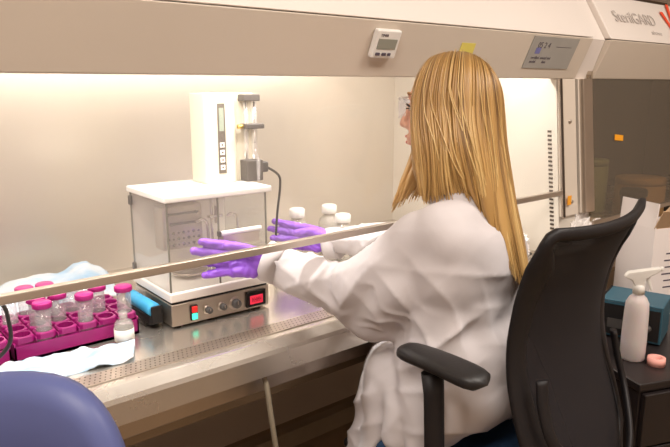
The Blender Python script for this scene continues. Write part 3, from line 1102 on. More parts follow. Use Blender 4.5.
# ================================================================= PERSON
PE = thing('person', 'seated woman with long blonde hair, white lab coat and purple gloves, reaching into the cabinet', 'person')
HF = V((-.54, .842, 0)).normalized()      # where the head looks
HL = V((-.842, -.54, 0)).normalized()     # her left side
HC = V((1.009, .852, 1.273))
HM = Matrix((HF, HL, V((0, 0, 1)))).transposed().to_4x4()
HM.translation = HC


def hp(f, l, z): return HM @ V((f, l, z))


HR = Matrix((HF, HL, V((0, 0, 1)))).transposed().to_4x4()
SL, SR = V((.870, .755, 1.045)), V((1.13, .86, 1.05))
EL, WL = V((.868, .885, .89)), V((.738, 1.062, .957))
ER, WR = V((1.17, 1.06, .95)), V((1.072, 1.270, .912))
NECK = V((.990, .800, 1.11))
HIPL, HIPR = V((.90, .775, .715)), V((1.07, .775, .715))
KNL, KNR = V((.96, .975, .69)), V((1.13, .985, .69))

bm = bmesh.new()
ellip(bm, hp(-.010, 0, .012), (.087, .070, .080), HR)
ellip(bm, hp(.026, 0, -.03), (.056, .056, .082), HR)
ellip(bm, hp(.03, 0, .02), (.05, .058, .055), HR)
capsule(bm, hp(.045, .03, -.075), hp(.058, 0, -.098), .020, .019)
capsule(bm, hp(.045, -.03, -.075), hp(.058, 0, -.098), .020, .019)
capsule(bm, hp(-.005, .05, -.045), hp(.045, .03, -.08), .018, .016)
capsule(bm, hp(-.005, -.05, -.045), hp(.045, -.03, -.08), .018, .016)
capsule(bm, hp(.071, .024, .024), hp(.074, -.024, .024), .010, .010)      # brow
capsule(bm, hp(.078, 0, .008), hp(.094, 0, -.030), .006, .0085)           # nose ridge
capsule(bm, hp(.083, .008, -.034), hp(.083, -.008, -.034), .008, .008)    # nostrils
capsule(bm, hp(.079, .014, -.056), hp(.079, -.014, -.056), .0065, .0065)  # upper lip
capsule(bm, hp(.077, .012, -.067), hp(.077, -.012, -.067), .0068, .0068)
capsule(bm, hp(.055, .036, -.025), hp(.045, .045, -.03), .018, .018)       # cheeks
capsule(bm, hp(.055, -.036, -.025), hp(.045, -.045, -.03), .018, .018)
for s in (-1, 1):
    capsule(bm, hp(-.012, s * .074, .012), hp(-.008, s * .072, -.024), .010, .007)
capsule(bm, hp(-.02, 0, -.06), NECK, .050, .054)
capsule(bm, NECK, V((.975, .775, 1.03)), .055, .08)
capsule(bm, SL + V((.04, .01, 0)), SR + V((-.04, 0, 0)), .038, .038)
ellip(bm, (.975, .775, .98), (.12, .08, .11))
capsule(bm, (.975, .77, .95), (.985, .78, .76), .070, .080)
capsule(bm, HIPL, HIPR, .070, .070)
chain(bm, [SL + V((.03, .008, 0)), EL, WL], [.036, .034, .024])
chain(bm, [SR + V((-.02, 0, 0)), ER, WR], [.036, .034, .024])
ANL, ANR = V((.93, .86, .30)), V((1.10, .87, .30))
KNL2, KNR2 = KNL + V((0, -.035, -.02)), KNR + V((0, -.035, -.02))
chain(bm, [HIPL, KNL2, ANL], [.07, .050, .033])
chain(bm, [HIPR, KNR2, ANR], [.07, .050, .033])
body = fuse('body', bm, .0036, 'skin', PE, 5)

# eyes, brows
for s in (-1, 1):
    bm = bmesh.new()
    ellip(bm, hp(.066, s * .030, .003), (.0115, .0125, .0095), HR, 16)
    e_ = link('eyeball', bm, 'eye', PE)
    bm = bmesh.new()
    ellip(bm, hp(.0745, s * .030, .002), (.0042, .0052, .0052), HR, 12)
    link('iris', bm, 'iris', e_)
    bm = bmesh.new()
    tube(bm, [hp(.080, s * .018, .006), hp(.0815, s * .028, .0085), hp(.075, s * .039, .006), hp(.062, s * .047, .003)], [.001, .0022, .0022, .001], 8)
    tube(bm, [hp(.080, s * .020, .0005), hp(.083, s * .030, .001), hp(.074, s * .041, .0015)], [.0006, .0016, .0006], 8)
    link('eyelashes', bm, 'lash', e_)
    bm = bmesh.new()
    tube(bm, smooth_path([hp(.081, s * .016, .026), hp(.079, s * .030, .031), hp(.066, s * .045, .027)], 4), [.001] + [.0022] * 7 + [.0008], 8)
    link('eyebrow', bm, mat('brow%d' % s, (176, 132, 88), .8), PE)
bm = bmesh.new()
tube(bm, [hp(.079, .018, -.058), hp(.0858, .006, -.0555), hp(.0858, -.006, -.0555), hp(.079, -.018, -.058)], [.001, .003, .003, .001], 10)
tube(bm, [hp(.077, .016, -.065), hp(.084, .005, -.067), hp(.084, -.005, -.067), hp(.077, -.016, -.065)], [.001, .0036, .0036, .001], 10)
link('lips', bm, 'lip', PE, smooth=True)

# safety glasses
G = bpy.data.objects.new('safety_glasses', None)
COL.objects.link(G)
G.parent = PE
for s in (-1, 1):
    bm = bmesh.new()
    def lens(u, v, s=s):
        a = u * 1.15
        l = .003 + .058 * math.sin(a)
        return hp(.102 - .028 * (1 - math.cos(a)) * 1.4, s * l, .020 - v * (.040 - .008 * u))
    sheet(bm, lens, 10, 5, .0014)
    link('lens', bm, 'lens', G, smooth=True)
    bm = bmesh.new()
    tube(bm, smooth_path([hp(.083, s * .056, .016), hp(.06, s * .070, .014), hp(.02, s * .079, .010), hp(-.02, s * .078, -.002)], 5), .0022, 8, flat=(.7, 1.5))
    link('temple', bm, 'lens', G)
    bm = bmesh.new()
    tube(bm, [hp(.103, s * .001, .021), hp(.096, s * .03, .0215), hp(.083, s * .056, .0175)], .0016, 8)
    link('brow_bar', bm, 'white', G)

# ---- lab coat


def axis_fold(co, a, b, freq, amp, rad, seed, skew=0.0):
    """ring-like creases around the limb from a to b"""
    a, b = np.array(a), np.array(b)
    d = b - a
    L_ = np.linalg.norm(d)
    d = d / L_
    rel = co - a
    t = rel @ d
    per = rel - np.outer(t, d)
    r_ = np.linalg.norm(per, axis=1)
    wgt = np.clip(1 - np.maximum(0, r_ - rad) / .05, 0, 1) * np.clip((t - .06) / .06, 0, 1) * np.clip((L_ + .04 - t) / .06, 0, 1)
    return t, wgt, per


bm = bmesh.new()
# sleeves
chain(bm, [SL + V((.02, .005, .004)), EL + V((0, 0, -.005)), EL * .45 + WL * .55 + V((0, 0, -.010)), WL], [.064, .068, .056, .042])
capsule(bm, (SL + EL) / 2 + V((-.012, .0, -.018)), EL + V((-.01, .02, -.012)), .068, .068)
chain(bm, [V((.875, .80, 1.035)), V((.850, .845, .985)), V((.815, .915, .935))], [.060, .062, .056])
chain(bm, [SR, ER + V((0, 0, -.005)), ER * .45 + WR * .55 + V((0, 0, -.006)), WR], [.064, .060, .052, .042])
# shoulders and yoke
capsule(bm, SL + V((.03, .005, .006)), NECK + V((-.01, -.025, -.045)), .060, .060)
capsule(bm, SR + V((-.03, 0, .006)), NECK + V((.01, -.02, -.045)), .060, .060)
chain(bm, [NECK + V((0, -.005, -.03)), NECK + V((0, .0, .008))], [.064, .056])
# trunk
ellip(bm, (.975, .785, .985), (.155, .118, .125))
ellip(bm, (.965, .79, .90), (.140, .115, .14))
ellip(bm, (.975, .77, .80), (.150, .125, .13))
ellip(bm, (.985, .765, .735), (.165, .130, .09))
capsule(bm, (.89, .76, .95), (.875, .75, .74), .055, .08)
ellip(bm, (.905, .765, .985), (.085, .085, .115))
capsule(bm, SL + V((.02, -.01, -.01)), (.95, .725, 1.0), .062, .062)
# lap and skirt of the coat
chain(bm, [HIPL, V((.915, .87, .715)), KNL + V((0, -.03, .01))], [.094, .088, .076])
chain(bm, [HIPR, V((1.10, .87, .715)), KNR + V((0, -.03, .01))], [.094, .088, .076])
capsule(bm, (.92, .83, .72), (1.10, .83, .72), .075, .075)
capsule(bm, (.95, .92, .70), (1.12, .93, .70), .062, .062)
# hanging hem over the seat front and left side
for p, q, r0, r1 in (((.90, .93, .70), (.885, .95, .50), .045, .036), ((.95, .97, .69), (.94, .985, .50), .042, .036), ((1.0, .99, .69), (.99, 1.0, .50), .042, .036), ((1.1, 1.0, .69), (1.1, 1.01, .50), .042, .036),
                     ((.875, .93, .60), (.845, .955, .48), .04, .036), ((.86, .87, .70), (.835, .89, .585), .046, .034), ((1.17, .97, .69), (1.19, .98, .5), .04, .035),
                     ((.845, .80, .71), (.825, .80, .655), .05, .032), ((.85, .74, .72), (.83, .74, .66), .05, .03)):
    capsule(bm, p, q, r0, r1)


def coat_disp(co, no):
    n = len(co)
    out = np.zeros(n)
    for k, (a, b, fr, am, rd, sk) in enumerate(((SL, EL, 62, .0052, .08, 1.2), (EL, WL, 70, .0052, .07, -1.0), (SR, ER, 62, .0035, .07, 1.0), (ER, WR, 70, .0035, .06, -1.0))):
        t, wgt, per = axis_fold(co, a, b, fr, am, rd, k)
        ph = t * fr + per[:, 2] * 30 * sk + per[:, 0] * 18
        idx = np.where(wgt > .01)[0]
        for i in idx:
            c = co[i]
            nz = noise.noise(V((c[0] * 14 + k * 7, c[1] * 14, c[2] * 14)))
            s_ = math.sin(ph[i] + nz * 5)
            out[i] += wgt[i] * am * (1 - 2 * abs(s_) ** .5 + .5) * (.5 + nz)
    for i in range(n):
        c = co[i]
        x, y, z = c
        n1 = noise.noise(V((x * 7, y * 7, z * 9 + 2)))
        # long slanting drapes from shoulder to waist
        trunk = min(1, max(0, (1.08 - z) / .08))
        low = min(1, max(0, (.80 - z) / .1))
        for sc_k, dx, dy, dz, am, sd in ((1.0, -12, 26, 30, .0090, 0), (1.0, 10, 14, 38, .0065, 5), (1.0, 30, -22, 24, .0045, 11)):
            ph = (z * dz + y * dy + x * dx) + 2.2 * noise.noise(V((x * 4 + sd, y * 4, z * 4)))
            mk = max(0, noise.noise(V((x * 6 + sd * 3, y * 6, z * 5 + sd))) + .12) * 2.2
            out[i] += trunk * am * mk * (.55 - abs(math.sin(ph)) ** .6)
        out[i] += .0045 * n1
        if low > 0:
            ph2 = (x * 26 + y * 24 + z * 9) + 2 * noise.noise(V((x * 5, y * 5, z * 2)))
            out[i] += low * .0030 * math.sin(ph2)
        # waist gather
        g = math.exp(-((z - .87) / .03) ** 2)
        out[i] -= g * .006 * (1 + .6 * math.sin(x * 90 + y * 40))
    return co + no * out[:, None]


coat = fuse('lab_coat', bm, .0052, 'coat', PE, 22, disp=coat_disp)
# collar, cuffs, armhole seam
bm = bmesh.new()


def collar(u, v):
    a = R(-140) + u * R(280)
    r_ = .062 + v * .022
    f, l = -math.cos(a) * r_ * 1.0, math.sin(a) * r_ * 1.05
    return NECK + HF * (f * -1 * .9) + HL * l + V((0, 0, .035 - v * .045))


sheet(bm, collar, 30, 5, .004)
link('collar', bm, 'coat', PE, smooth=True)
for Wp, Ep in ((WL, EL), (WR, ER)):
    d = (Wp - Ep).normalized()
    bm = bmesh.new()
    tube(bm, [Wp - d * .004, Wp + d * .026, Wp + d * .031, Wp + d * .032], [.0425, .0425, .0415, .034], 28)
    link('cuff', bm, 'coat', coat)
# shoulder seam and buttons
bm = bmesh.new()
lathe(bm, [(0, .003), (.007, .003), (.008, .0), (0, 0)], n=16, mtx=Matrix.Translation((.812, .70, .735)) @ Matrix.Rotation(R(-90), 4, 'Y'))
link('button', bm, 'button', coat)

# trousers and shoes
bm = bmesh.new()
chain(bm, [HIPL, KNL2, ANL], [.075, .058, .045])
chain(bm, [HIPR, KNR2, ANR], [.075, .058, .045])
capsule(bm, HIPL, HIPR, .076, .076)
fuse('trousers', bm, .007, 'trouser', PE, 3)
for A in (ANL, ANR):
    bm = bmesh.new()
    chain(bm, [A + V((0, 0, .0)), A + V((0, -.01, -.045)), A + V((0, .07, -.062)), A + V((0.0, .14, -.068))], [.04, .036, .032, .026])
    fuse('shoe', bm, .005, 'shoe', PE, 2)

# ---- gloved hands


def hand(name, wr, D, U, side, curl, lengths, spread, thumb_up, cuffd):
    """D: towards fingertips; U: from little finger side to index side; N: back of hand"""
    D = D.normalized()
    U = (U - D * U.dot(D)).normalized()
    Nn = D.cross(U).normalized() * side
    def q(d, u, n): return wr + D * d + U * u + Nn * n
    bm = bmesh.new()
    kn = [(.074, .026), (.078, .009), (.074, -.008), (.068, -.024)]
    # wrist and palm
    capsule(bm, q(-.030, 0, 0), q(.01, 0, 0), .0275, .0265)
    for (kd, ku) in kn:
        capsule(bm, q(.010, ku * .5, 0), q(kd - .01, ku, 0), .019, .0125)
    capsule(bm, q(.02, .018, -.010), q(.05, .024, -.008), .016, .012)
    capsule(bm, q(.02, -.017, -.008), q(.055, -.021, -.006), .015, .011)
    for i, (kd, ku) in enumerate(kn):
        L_ = lengths[i]
        a0 = spread[i]
        c = curl[i]
        pts = [q(kd - .012, ku, 0), q(kd, ku, 0)]
        ang = 0.0
        d_, u_, n_ = kd, ku, 0.0
        for seg in (.45, .31, .24):
            ang += c
            ca, sa = math.cos(ang), math.sin(ang)
            d_ += L_ * seg * ca * math.cos(a0)
            u_ += L_ * seg * ca * math.sin(a0)
            n_ -= L_ * seg * sa
            pts.append(q(d_, u_, n_))
        chain(bm, pts, [.0112, .0108, .0098, .0090, .0078])
    # thumb leaves the index side near the base of the palm
    th = thumb_up
    chain(bm, [q(.010, .014, -.010), q(.034, .024, -.024), q(.058, .030 + th * .4, -.036), q(.080, .030 + th, -.044)], [.015, .0120, .0100, .0082])
    return bm, q


D1 = V((-.115, .072, .022))
bmh, q = hand('glove', WL + D1.normalized() * .030, D1, V((0.0, .10, 1)), 1, [.10, .06, .10, .12], [.058, .066, .061, .050], [.06, .0, -.05, -.26], .004, 0)


def glove_disp(co, no):
    out = np.array([.0010 * noise.noise(V((c[0] * 60, c[1] * 60, c[2] * 60))) + .0008 * math.sin(noise.noise(V((c[0] * 25, c[1] * 25, c[2] * 25))) * 14) for c in co])
    return co + no * out[:, None]


gl = fuse('glove', bmh, .0019, 'glove', PE, 3, disp=glove_disp)
D2 = V((-.115, .118, .024))
bmh, q2 = hand('glove', WR + D2.normalized() * .030, D2, V((0.0, .0, 1)), 1, [.05, .06, .10, .16], [.070, .076, .070, .058], [.08, .02, -.06, -.20], -.012, 0)
gr = fuse('glove', bmh, .0019, 'glove', PE, 3, disp=glove_disp)
for wq in ((WL, D1, EL), (WR, D2, ER)):
    pass

# ---- hair
rnd = random.Random(3)
hv, hf, hc = [], [], []
OA, OB, OC = .100, .083, .095
HM_INV = HM.inverted()
HEM_L = [V(p) for p in ((.888, .821, 1.127), (.893, .805, 1.113), (.905, .782, 1.118), (.93, .761, 1.126), (.946, .734, 1.11), (.958, .712, 1.075), (.968, .69, 1.035), (.978, .671, 1.0), (.992, .661, .972), (1.008, .651, .955), (1.024, .655, .958))]
HEM_R = [V(p) for p in ((.962, .968, 1.06), (.985, .95, 1.08), (1.05, .92, 1.09), (1.08, .87, 1.10), (1.085, .81, 1.09), (1.07, .76, 1.06), (1.05, .72, 1.02), (1.05, .70, .985), (1.04, .68, .965), (1.03, .668, .958), (1.024, .655, .958))]


def strand_pts(phi, lift, jit, lenf, rough=1.0):
    """phi degrees from the face, >0 on her left side"""
    a = R(abs(phi))
    s = 1 if phi > 0 else -1
    ca, sa = math.cos(a), math.sin(a)
    A_, B_, C_ = (OA if abs(phi) < 90 else OA - .014 * min(1, (abs(phi) - 90) / 50)) + lift, OB + lift, OC + lift
    pts = []
    t0 = 4 + jit * 3
    for k in range(9):
        th = R(t0 + (92 - t0) * k / 8)
        F_ = A_ * ca * (.62 + .38 * math.sin(th))
        L_ = B_ * sa * math.sin(th)
        q_ = max(0, 1 - (F_ / A_) ** 2 - (L_ / B_) ** 2)
        pts.append(V((F_ - .006, s * L_, C_ * math.sqrt(q_) + .006)))
    base = pts[-1]
    wob = noise.noise(V((phi * .11, jit * 3, lift * 90)))
    # fall to the hem of the hair, given in scene coordinates
    bw_ = HM @ base
    g = (abs(phi) - 48) / 132
    T_ = HEM_L if s > 0 else HEM_R
    x_ = max(0, min(.9999, g)) * (len(T_) - 1)
    k_ = int(x_)
    end = T_[k_].lerp(T_[k_ + 1], x_ - k_)
    end = end + V((0, 0, -.010 * jit + (1 - lenf) * .09)) + V((wob * .010, wob * .008, 0)) + HL * (.010 * (jit - .5))
    outw = (HL * s * (math.sin(a) * .022) - HF * .004) * (1.0 if s > 0 else .6)
    n_ = 16
    fall = []
    for k in range(1, n_ + 1):
        t_ = k / n_
        e_ = t_ ** 1.5
        p = V((bw_.x + (end.x - bw_.x) * e_, bw_.y + (end.y - bw_.y) * e_, bw_.z + (end.z - bw_.z) * t_))
        p += outw * math.sin(t_ * math.pi)
        p += HF * (.002 * math.sin(t_ * 5 + phi * .12) * rough) + HL * (.002 * math.cos(t_ * 4 + phi * .1) * rough)
        fall.append(HM_INV @ p)
    pts += fall
    for it in range(3):
        q2_ = [pts[0]] + [(pts[i - 1] + pts[i] * 2 + pts[i + 1]) / 4 for i in range(1, len(pts) - 1)] + [pts[-1]]
        pts = q2_
    return pts


def add_strand(pts, r_, shade, n=4):
    base_i = len(hv)
    m_ = len(pts)
    for i, p in enumerate(pts):
        d = (pts[min(i + 1, m_ - 1)] - pts[max(i - 1, 0)]).normalized()
        out_ = V((p.x, p.y, p.z * .3 + .01))
        out_ = (out_ - d * out_.dot(d))
        out_ = out_.normalized() if out_.length > 1e-5 else V((0, 1, 0))
        sd = d.cross(out_)
        t_ = i / (m_ - 1)
        rr = r_ * (0.35 + .65 * min(1, t_ * 6)) * (1 if t_ < .85 else max(.25, 1 - (t_ - .85) / .15 * .75))
        for k in range(n):
            an = 2 * math.pi * k / n
            w_ = HM @ (p + sd * (rr * 1.7 * math.cos(an)) + out_ * (rr * .6 * math.sin(an)))
            hv.append(w_[:])
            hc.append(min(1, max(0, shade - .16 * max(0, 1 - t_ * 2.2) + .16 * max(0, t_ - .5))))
    for i in range(m_ - 1):
        for k in range(n):
            k2 = (k + 1) % n
            hf.append((base_i + i * n + k, base_i + i * n + k2, base_i + (i + 1) * n + k2, base_i + (i + 1) * n + k))


# inner mass as broad locks, then finer strands over it
for ph in list(range(50, 180, 4)) + [-x for x in range(50, 181, 4)]:
    for lf in (-.006, .0):
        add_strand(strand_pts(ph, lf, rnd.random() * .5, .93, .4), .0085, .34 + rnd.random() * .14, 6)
for i in range(1500):
    ph = rnd.uniform(48, 180) * (1 if rnd.random() < .62 else -1)
    lf = rnd.uniform(.002, .010)
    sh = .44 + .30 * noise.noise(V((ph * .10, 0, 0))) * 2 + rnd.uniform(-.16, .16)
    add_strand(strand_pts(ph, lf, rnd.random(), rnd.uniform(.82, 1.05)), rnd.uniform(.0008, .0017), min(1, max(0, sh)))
for i in range(12):
    ph = rnd.uniform(60, 150)
    pa, pb = strand_pts(ph, rnd.uniform(.011, .015), rnd.random(), 1.0, 2.0), strand_pts(min(178, ph + rnd.uniform(8, 42)), .013, rnd.random(), 1.0, 2.0)
    wv = [max(0, min(1, (k - 6) / 14)) for k in range(len(pa))]
    add_strand([p_ * (1 - w_) + q_ * w_ + V((0, .004 * math.sin(w_ * 3.14), 0)) for p_, q_, w_ in zip(pa, pb, wv)], .0007, rnd.uniform(.6, .85))
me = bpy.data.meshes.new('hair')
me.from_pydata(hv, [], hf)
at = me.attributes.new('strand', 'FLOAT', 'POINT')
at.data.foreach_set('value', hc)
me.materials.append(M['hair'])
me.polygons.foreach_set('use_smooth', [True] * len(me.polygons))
ho = bpy.data.objects.new('hair', me)
COL.objects.link(ho)
ho.parent = PE

# ================================================================= TASK CHAIR
C = thing('office_chair', 'black mesh-back office chair with blue seat that the woman sits on', 'chair', (1.03, .76, 0))


BK_Z = [.56, .62, .70, .78, .85, .92, 1.0, 1.085]
BK_S = [-.01, .005, .04, .068, .082, .076, .057, .016]
BK_W = [.10, .165, .188, .190, .190, .192, .198, .212]


def back_pt(u, v):
    """u -1..1 across, v 0..1 up; the back is turned a few degrees against the seat"""
    z = .56 + v * .525
    sft, wd = float(np.interp(z, BK_Z, BK_S)), float(np.interp(z, BK_Z, BK_W))
    sft = sum(float(np.interp(z + d, BK_Z, BK_S)) for d in (-.04, -.02, 0, .02, .04)) / 5
    sft += .035 * u * u - .018
    a = R(7)
    return V((.070 + math.cos(a) * u * wd - math.sin(a) * sft, -.23 + math.sin(a) * u * wd + math.cos(a) * sft, z + (.010 * u * u * v)))


bm = bmesh.new()
sheet(bm, lambda u, v: back_pt((u * 2 - 1) * .93, .03 + v * .94), 24, 30, .003)
mb = link('backrest', bm, 'mesh', C, smooth=True)
loop = [back_pt(-1, v / 24) for v in range(2, 24)] + [back_pt(-.97, .985)] + [back_pt(-.9 + 1.8 * k / 14, 1.0) for k in range(15)] + [back_pt(.97, .985)] + [back_pt(1, v / 24) for v in range(23, 1, -1)] + [back_pt(.8 - 1.6 * k / 8, .055 - .02 * math.sin(k / 8 * 3.14)) for k in range(9)]
bm = bmesh.new()
pts = loop + [loop[0]]
rings = []
for i, p in enumerate(pts[:-1]):
    d = (pts[(i + 1) % len(loop)] - pts[i - 1]).normalized()
    c0 = back_pt(0, min(1, max(0, (p.z - .56) / .525)))
    inn = (V((c0.x, c0.y, .86)) - p)
    inn = (inn - d * inn.dot(d)).normalized()
    nn = d.cross(inn).normalized()
    vfr = (p.z - .56) / .525
    wi = .028 if vfr < .90 else (.012 if vfr > .97 else .02)
    rings.append([bm.verts.new(p + inn * (wi * cx_) + nn * (.008 * cy_)) for cx_, cy_ in ((-.6, 0), (-.4, .8), (.5, 1), (1.1, .6), (1.4, 0), (1.1, -.6), (.5, -1), (-.4, -.8))])
nr = len(rings)
for i in range(nr):
    for k in range(8):
        bm.faces.new((rings[i][k], rings[i][(k + 1) % 8], rings[(i + 1) % nr][(k + 1) % 8], rings[(i + 1) % nr][k]))
link('back_frame', bm, 'chair_frame', C, smooth=True)
# lumbar loop behind the mesh
bm = bmesh.new()
lp = [back_pt(u_, v_) + V((.0, -.030, 0)) for u_, v_ in ((-.85, .50), (-.88, .40), (-.84, .28), (-.5, .16), (0, .12), (.5, .16), (.84, .28), (.88, .40), (.85, .50))]
tube(bm, smooth_path(lp, 6), .011, 12, flat=(1, .6))
link('lumbar_support', bm, 'chair_frame', C)
bm = bmesh.new()
tube(bm, smooth_path([(.04, -.262, .66), (.04, -.275, .52), (.03, -.22, .46), (.01, -.08, .47)], 6), [.030] * 19, 14, flat=(1, .5))
link('back_stem', bm, 'chair_frame', C)
# seat
bm = bmesh.new()
sp = []
for i in range(40):
    a = 2 * math.pi * i / 40
    c_, s_ = math.cos(a), math.sin(a)
    e = .42
    sp.append((math.copysign(abs(c_) ** e, c_) * .222 + .012, math.copysign(abs(s_) ** e, s_) * .185 + .0))
rings = []
for z, k in ((.565, .90), (.573, .97), (.590, 1.0), (.612, .985), (.624, .94), (.630, .8), (.628, .4)):
    rings.append([bm.verts.new((p[0] * k, p[1] * k, z)) for p in sp])
for i in range(len(rings) - 1):
    for k in range(40): bm.faces.new((rings[i][k], rings[i][(k + 1) % 40], rings[i + 1][(k + 1) % 40], rings[i + 1][k]))
bm.faces.new(rings[0][::-1])
bm.faces.new(rings[-1])
link('seat', bm, 'blue_seat', C, smooth=True)
BOX('seat_pan', (-.19, -.16, .545), (.19, .22, .566), 'chair_frame', C, bevel=.008)
BOX('mechanism', (-.06, -.10, .44), (.06, .10, .546), 'chair_frame', C, bevel=.012)
bm = bmesh.new()
lathe(bm, [(0, .12), (.032, .12), (.032, .28), (.020, .282), (.020, .45), (0, .45)], n=20)
link('gas_lift', bm, 'chair_frame', C)
for k in range(5):
    a = R(20 + 72 * k)
    bm = bmesh.new()
    tube(bm, [V((math.cos(a) * .03, math.sin(a) * .03, .12)), V((math.cos(a) * .18, math.sin(a) * .18, .10)), V((math.cos(a) * .30, math.sin(a) * .30, .075))], [.026, .022, .016], 12)
    lg = link('leg', bm, 'chair_frame', C)
    bm = bmesh.new()
    mx_ = Matrix.Translation((math.cos(a) * .30, math.sin(a) * .30, .028)) @ Matrix.Rotation(a, 4, 'Z') @ Matrix.Rotation(R(90), 4, 'X')
    for o_ in (-.012, .006):
        lathe(bm, [(0, o_), (.027, o_), (.027, o_ + .012), (0, o_ + .012)], n=18, mtx=mx_)
    tube(bm, [V((math.cos(a) * .30, math.sin(a) * .30, .028)), V((math.cos(a) * .30, math.sin(a) * .30, .08))], .008, 8)
    link('caster', bm, 'chair_frame', lg)
for s in (-1, 1):
    bm = bmesh.new()
    # pad: long rounded slab
    cxp, y0_, y1_ = (-.235, -.185, .010) if s < 0 else (.205, -.10, .10)
    pr = []
    rings = []
    N_ = 15
    for i in range(N_):
        t_ = i / (N_ - 1)
        y = y0_ + (y1_ - y0_) * t_
        wv = .034 * (1 - .18 * t_) * (max(.0, 1 - abs(t_ * 2 - 1) ** 6) ** .5 if 0 < t_ < 1 else 0.02)
        hv_ = .014 * (max(.0, 1 - abs(t_ * 2 - 1) ** 8) ** .5 if 0 < t_ < 1 else 0.05)
        rings.append([bm.verts.new((cxp + wv * math.copysign(abs(math.cos(a)) ** .7, math.cos(a)), y, .855 + hv_ * math.copysign(abs(math.sin(a)) ** .7, math.sin(a)) + .004 * math.sin(t_ * 3.14))) for a in [2 * math.pi * k / 20 for k in range(20)]])
    for i in range(N_ - 1):
        for k in range(20): bm.faces.new((rings[i][k], rings[i][(k + 1) % 20], rings[i + 1][(k + 1) % 20], rings[i + 1][k]))
    bm.faces.new(rings[0][::-1]); bm.faces.new(rings[-1])
    ap = link('arm_pad', bm, 'arm_pad', C, smooth=True)
    bm = bmesh.new()
    tube(bm, [(cxp, y0_ + .115, .838), (cxp, y0_ + .11, .80), (cxp, -.08, .70), (cxp, -.08, .58), (cxp * .92, -.08, .53), (cxp * .5, -.06, .53)], [.020, .018, .018, .019, .019, .018], 14, flat=(1.2, .8))
    link('arm_post', bm, 'chair_frame', C)

# ================================================================= BLUE STOOL CHAIR bottom left
D = thing('lab_stool', 'blue vinyl lab chair, its rounded backrest cut by the bottom left corner', 'chair', (0.30, .60, 0), R(0))
bm = bmesh.new()
cen = V((-.128, .168, .805))
rings = []
# thick rounded pad facing left/back
ax_u = V((.70, -.71, 0)).normalized()
ax_n = V((.71, .70, 0)).normalized()
NU = 48
for t_, k in ((-1, .0), (-1, .6), (-.9, .86), (-.5, .97), (0, 1.0), (.5, .97), (.9, .86), (1, .6), (1, 0)):
    rg = []
    for i in range(NU):
        a = 2 * math.pi * i / NU
        c_, s_ = math.cos(a), math.sin(a)
        e = .75
        uu = math.copysign(abs(c_) ** e, c_) * .135 * max(k, .001)
        zz = math.copysign(abs(s_) ** e, s_) * .19 * max(k, .001)
        bow = -.25 * uu * uu / .17
        rg.append(bm.verts.new(cen + ax_u * uu + V((0, 0, zz)) + ax_n * (t_ * .030 + bow)))
    rings.append(rg)
for i in range(len(rings) - 1):
    for k in range(NU): bm.faces.new((rings[i][k], rings[i][(k + 1) % NU], rings[i + 1][(k + 1) % NU], rings[i + 1][k]))
bmesh.ops.remove_doubles(bm, verts=bm.verts, dist=1e-4)
link('backrest', bm, 'blue_vinyl', D, smooth=True)
bm = bmesh.new()
c2_ = cen + ax_n * -.16
tube(bm, smooth_path([cen + ax_n * .035 + V((0, 0, -.06)), cen + ax_n * .045 + V((0, 0, -.24)), c2_ + V((0, 0, -.32))], 6), .014, 12)
link('back_stem', bm, 'chair_frame', D)
bm = bmesh.new()
sc_ = V((c2_.x - .02, c2_.y - .02, 0))
lathe(bm, [(0, .44), (.17, .44), (.195, .455), (.20, .48), (.19, .505), (.14, .515), (0, .515)], sc_, 36)
link('seat', bm, 'blue_vinyl', D, smooth=True)
bm = bmesh.new()
lathe(bm, [(0, .10), (.03, .10), (.03, .28), (.02, .28), (.02, .44), (0, .44)], sc_, 18)
link('gas_lift', bm, 'chair_frame', D)
for k in range(5):
    a = R(10 + 72 * k)
    bm = bmesh.new()
    e_ = sc_ + V((math.cos(a) * .28, math.sin(a) * .28, .05))
    tube(bm, [sc_ + V((0, 0, .11)), e_], [.024, .016], 12)
    lg = link('leg', bm, 'chair_frame', D)
    bm = bmesh.new()
    lathe(bm, [(0, -.012), (.024, -.012), (.024, .012), (0, .012)], n=16, mtx=Matrix.Translation((e_.x, e_.y, .025)) @ Matrix.Rotation(a, 4, 'Z') @ Matrix.Rotation(R(90), 4, 'X'))
    tube(bm, [(e_.x, e_.y, .025), e_], .007, 8)
    link('caster', bm, 'chair_frame', lg)

# ================================================================= BLACK CART AND WHAT STANDS ON IT
K = thing('drawer_cart', 'black drawer cart at the lower right carrying the spray bottle', 'cart', (1.393, .598, 0), R(-22))
CZ = .66
BOX('cabinet_body', (.006, .006, .05), (.62, .43, CZ - .02), 'cart', K, bevel=.003)
BOX('top', (0, 0, CZ - .02), (.63, .44, CZ), 'cart', K, bevel=.004)
for i, (z0, z1) in enumerate(((.06, .30), (.305, .50), (.505, .635))):
    dr = BOX('drawer', (.012, -.008, z0), (.61, .006, z1), 'cart', K, bevel=.003)
    BOX('handle', (.22, -.016, z1 - .03), (.42, -.007, z1 - .018), 'black', dr, bevel=.002)
bm = bmesh.new()
lathe(bm, [(0, .016), (.008, .015), (.010, .010), (.005, .004), (.005, 0)], n=16, mtx=Matrix.Translation((.006, .19, .60)) @ Matrix.Rotation(R(-90), 4, 'Y'))
link('knob', bm, 'chrome', K)
for lx in (.05, .58):
    for ly in (.05, .38):
        bm = bmesh.new()
        lathe(bm, [(0, -.01), (.025, -.01), (.025, .01), (0, .01)], n=16, mtx=Matrix.Translation((lx, ly, .025)) @ Matrix.Rotation(R(90), 4, 'Y'))
        link('caster', bm, 'black', K)
KM = Matrix.Translation((1.393, .598, 0)) @ Matrix.Rotation(R(-22), 4, 'Z')

